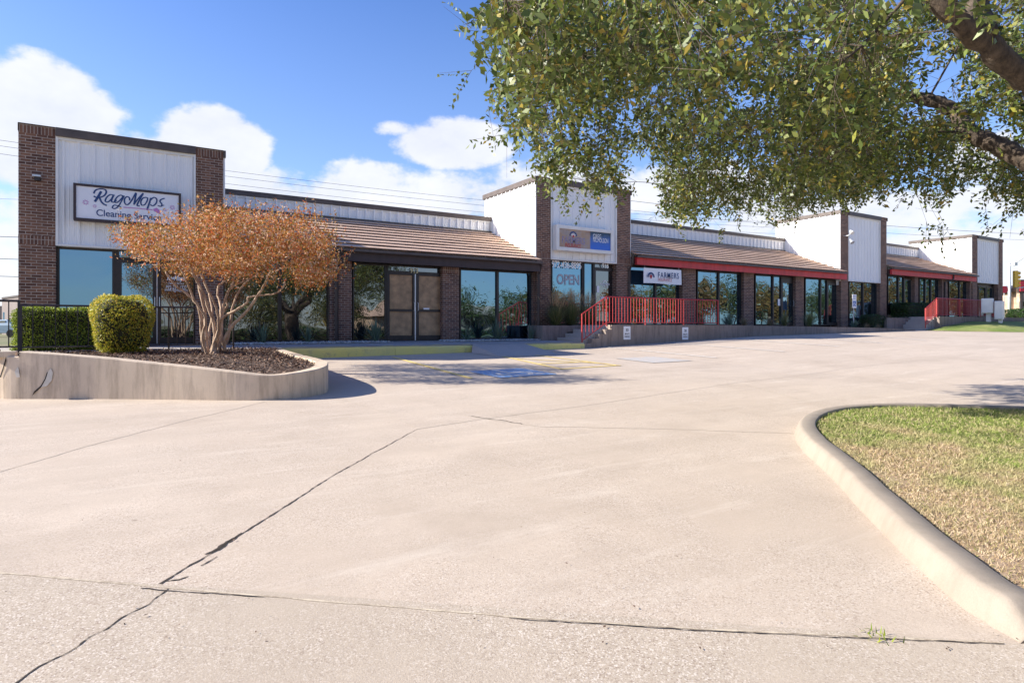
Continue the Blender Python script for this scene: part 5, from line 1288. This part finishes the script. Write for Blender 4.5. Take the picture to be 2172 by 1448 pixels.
MB().tube([tuple(at(2167, 692, 80.1) + Vector((0, 0, -.4))), tuple(at(2167, 692, 80.1) + Vector((0, 0, 5.9)))], .14, 6).build('pole', M['bronze'], e); MB().tube([tuple(at(2210, 692, 80.1) + Vector((0, 0, -.4))), tuple(at(2210, 692, 80.1) + Vector((0, 0, 5.9)))], .14, 6).build('pole', M['bronze'], e)

# ------------------------------------------------------------------ far left: warehouse and parked pickup
WA = at(4, 692, 70); WB = at(75, 692, 60)
e = empty('warehouse', (WA.x, WA.y, -1), 'distant flat roofed grey brown building seen through the leftmost railing', 'building')
M['wh'] = paint('warehouse_wall', (.20, .16, .155), .8, .1, .5)
slab(WA, WB, 18, -1.6, 3.15, 'wall', 'wh'); slab(at(3.2, 692, 69.7), at(75, 692, 59.7), 18, 3.1, 3.3, 'roof_edge', 'brown')
slab(at(6, 692, 69.5), at(12, 692, 68.8), .15, .5, 1.6, 'window', 'glass'); slab(at(15, 692, 68.4), at(20, 692, 67.8), .15, -1, 1.2, 'door', 'brown')
slab(at(-60, 692, 78), at(4, 692, 78), 12, -1.6, 2.6, 'low_wing', 'wh')
cp = at(6, 692, 52)
e = empty('parked_car', (cp.x, cp.y, -1), 'pale blue car parked far off before the distant building at the left edge', 'car')
M['carp'] = paint('car_paint', (.42, .52, .60), .25, .05); M['tyre'] = paint('tyre', (.02, .02, .02), .8, .1)
zg = float(gz(cp.x, cp.y)) - .03
prof_ = [(-2.1, .35), (-2.15, .75), (-1.95, .95), (-1.0, 1.02), (-.55, 1.45), (.9, 1.5), (1.5, 1.05), (2.05, .95), (2.15, .6), (2.1, .35)]
vs = []
for t_ in (-.85, .85):
    for s_, z in prof_: v = Vector((cp.x, cp.y, zg + z)) + ux * s_ + fy * t_ * (1 if z < 1.1 else .8); vs.append(tuple(v))
n = len(prof_); MB().add(vs, [tuple(range(n)), tuple(reversed(range(n, 2 * n)))] + [(i, i + n, (i + 1) % n + n, (i + 1) % n) for i in range(n)]).build('body', M['carp'], e, bevel=.05)
for s0, s1 in ((-.55, .1), (.18, .85)): obox(Vector((cp.x, cp.y, zg + 1.22)) + ux * (s0 + s1) / 2 - fy * .76, s1 - s0, .06, .34, 'side_window', 'glass_dark', e)
for s_ in (-1.35, 1.35):
    for t_ in (-.78, .78): c = Vector((cp.x, cp.y, zg + .33)) + ux * s_ + fy * t_; MB().tube([c - fy * .12, c + fy * .12], .33, 14).build('wheel', M['tyre'], e)

# ------------------------------------------------------------------ power lines behind the building
def line(p0, p1, d0_, d1_, sag, label, r=.012, grp='power lines behind the shops'):
    a = at(*p0, d0_); b = at(*p1, d1_); P = []
    for k in range(25):
        t = k / 24; v = a.lerp(b, t); v.z -= sag * 4 * t * (1 - t); P.append(v)
    e = MB().tube(P, r, 4, caps=False).build('power_line', M['cable']); tag(e, label, 'power line', grp)
for y0, y1, lab in [(311, 410, 'highest of the three thin lines above the brown parapet'), (323, 421, 'middle of the three thin lines above the brown parapet'), (340, 434, 'lowest of the three thin lines above the brown parapet')]:
    line((-60, y0 - 22), (1700, y1 + 64), 40, 70, .9, lab)
for y0, lab in [(421, 'faint single cable crossing left of the tower at sign height'), (501, 'thick cable crossing left of the tower above window height'), (548, 'upper of the two low cables crossing left of the tower'), (585, 'lowest cable left of the tower just above the distant building')]:
    line((-80, y0 - 2), (260, y0 + 6), 45, 52, .05, lab, .02 if y0 != 421 else .009, 'cables left of the tower')
line((1330, 425), (2300, 500), 60, 80, .6, 'cable behind the overhanging leaves between second and third tower', .02, 'cables behind the towers'); line((1330, 445), (2300, 512), 60, 80, .6, 'lower cable behind the overhanging leaves between second and third tower', .014, 'cables behind the towers')

# ------------------------------------------------------------------ across the street (seen mirrored in the windows)
def refl_tree(name, mat, H, Rr, seed):
    r_ = np.random.default_rng(seed); e = bpy.data.objects.new(name, None); COL.objects.link(e)
    tr = MB(); tr.tube([(0, 0, -.3), (.1, 0, H * .3), (0, .1, H * .6)], [H * .03, H * .024, H * .01], 8)
    n = 70; d = r_.normal(size=(n, 3)); d /= np.linalg.norm(d, axis=1, keepdims=True); c = d * r_.uniform(.35, 1, (n, 1)) * np.array([Rr, Rr, H * .33]) + np.array([0, 0, H * .62])
    for k in range(14): tr.tube([(0, 0, H * (.25 + .03 * k)), tuple(c[k])], [H * .012, .02], 5, caps=False)
    o = tr.build('trunk', M['bark']); o.parent = e
    P = (c.repeat(55, 0) + r_.normal(0, Rr * .17, (n * 55, 3))); m = len(P)
    V, Q = leaf_quads(P, r_.normal(size=(m, 3)), r_.normal(size=(m, 3)), r_.uniform(.14, .30, m), r_.uniform(.1, .2, m)); o = fast_mesh('crown', V, Q, M[mat]); o.parent = e
    return e
protoG = refl_tree('street_tree', 'refl1', 6.5, 3.0, 3); protoR = refl_tree('street_tree', 'refl2', 5.0, 2.4, 4)
spots = [(9, -17, 0), (12, -24, 0), (17, -20, 0), (26, -22, 1), (28, -17, 0), (33, -19, 0), (39, -18, 0), (43, -21, 1), (55, -16, 0), (60, -20, 0), (70, -14, 0), (78, -10, 0), (14, -14, 0), (20, -9, 1), (24, -16, 0), (30, -10, 0), (36, -15, 1), (41, -8, 1), (46, -13, 0), (52, -9, 1), (57, -3, 1), (62, -12, 0), (66, 2, 1), (72, -6, 0), (76, 6, 1), (84, -2, 0), (90, 8, 1), (96, 0, 0), (108, 10, 0), (6, -22, 0), (48, -24, 0), (64, -26, 0), (85, -22, 0), (120, 4, 0), (135, 14, 0)]
uG = uR = False
for i, (x, y, k) in enumerate(spots):
    if k and not uR: t = protoR; uR = True
    elif not k and not uG: t = protoG; uG = True
    else: t = copy_tree(protoR if k else protoG)
    t.location = (x, y, float(gz(x, y)) - .05); t.rotation_euler = (0, 0, random.uniform(0, 6.28)); s_ = random.uniform(.8, 1.2) * (.66 if x < 50 and not k else 1.1); t.scale = (s_, s_, s_)
    tag(t, 'rust orange autumn tree across the street, mirrored in the shop windows' if k else 'green tree across the street, mirrored in the shop windows', 'tree', 'rust trees across the street' if k else 'green trees across the street')
shrub('hedge', (34, -29, -1.0), (32, .8, .7), 12000, .25, 'dkhedge', 'long dark hedge added across the street to darken the foot of the window reflections', 'hedge')  # out-of-view hedge row, added so the lower panes mirror something dark
e = empty('street_house', (30, -34, -1.4), 'low tan house with a hipped roof across the street, mirrored in the windows', 'house')
MB().box(24, 44, -42, -32, -1.6, 1.3).build('wall', M['tan'], e)
MB().add([(23, -31, 1.3), (45, -31, 1.3), (45, -43, 1.3), (23, -43, 1.3), (28, -37, 3.4), (40, -37, 3.4)], [(0, 1, 5, 4), (1, 2, 5), (2, 3, 4, 5), (3, 0, 4), (3, 2, 1, 0)]).build('roof', M['shingle'], e)
for x in (26.5, 31, 37, 41): MB().box(x - .7, x + .7, -31.96, -31.9, -.5, .8).build('window', M['glass_dark'], e)
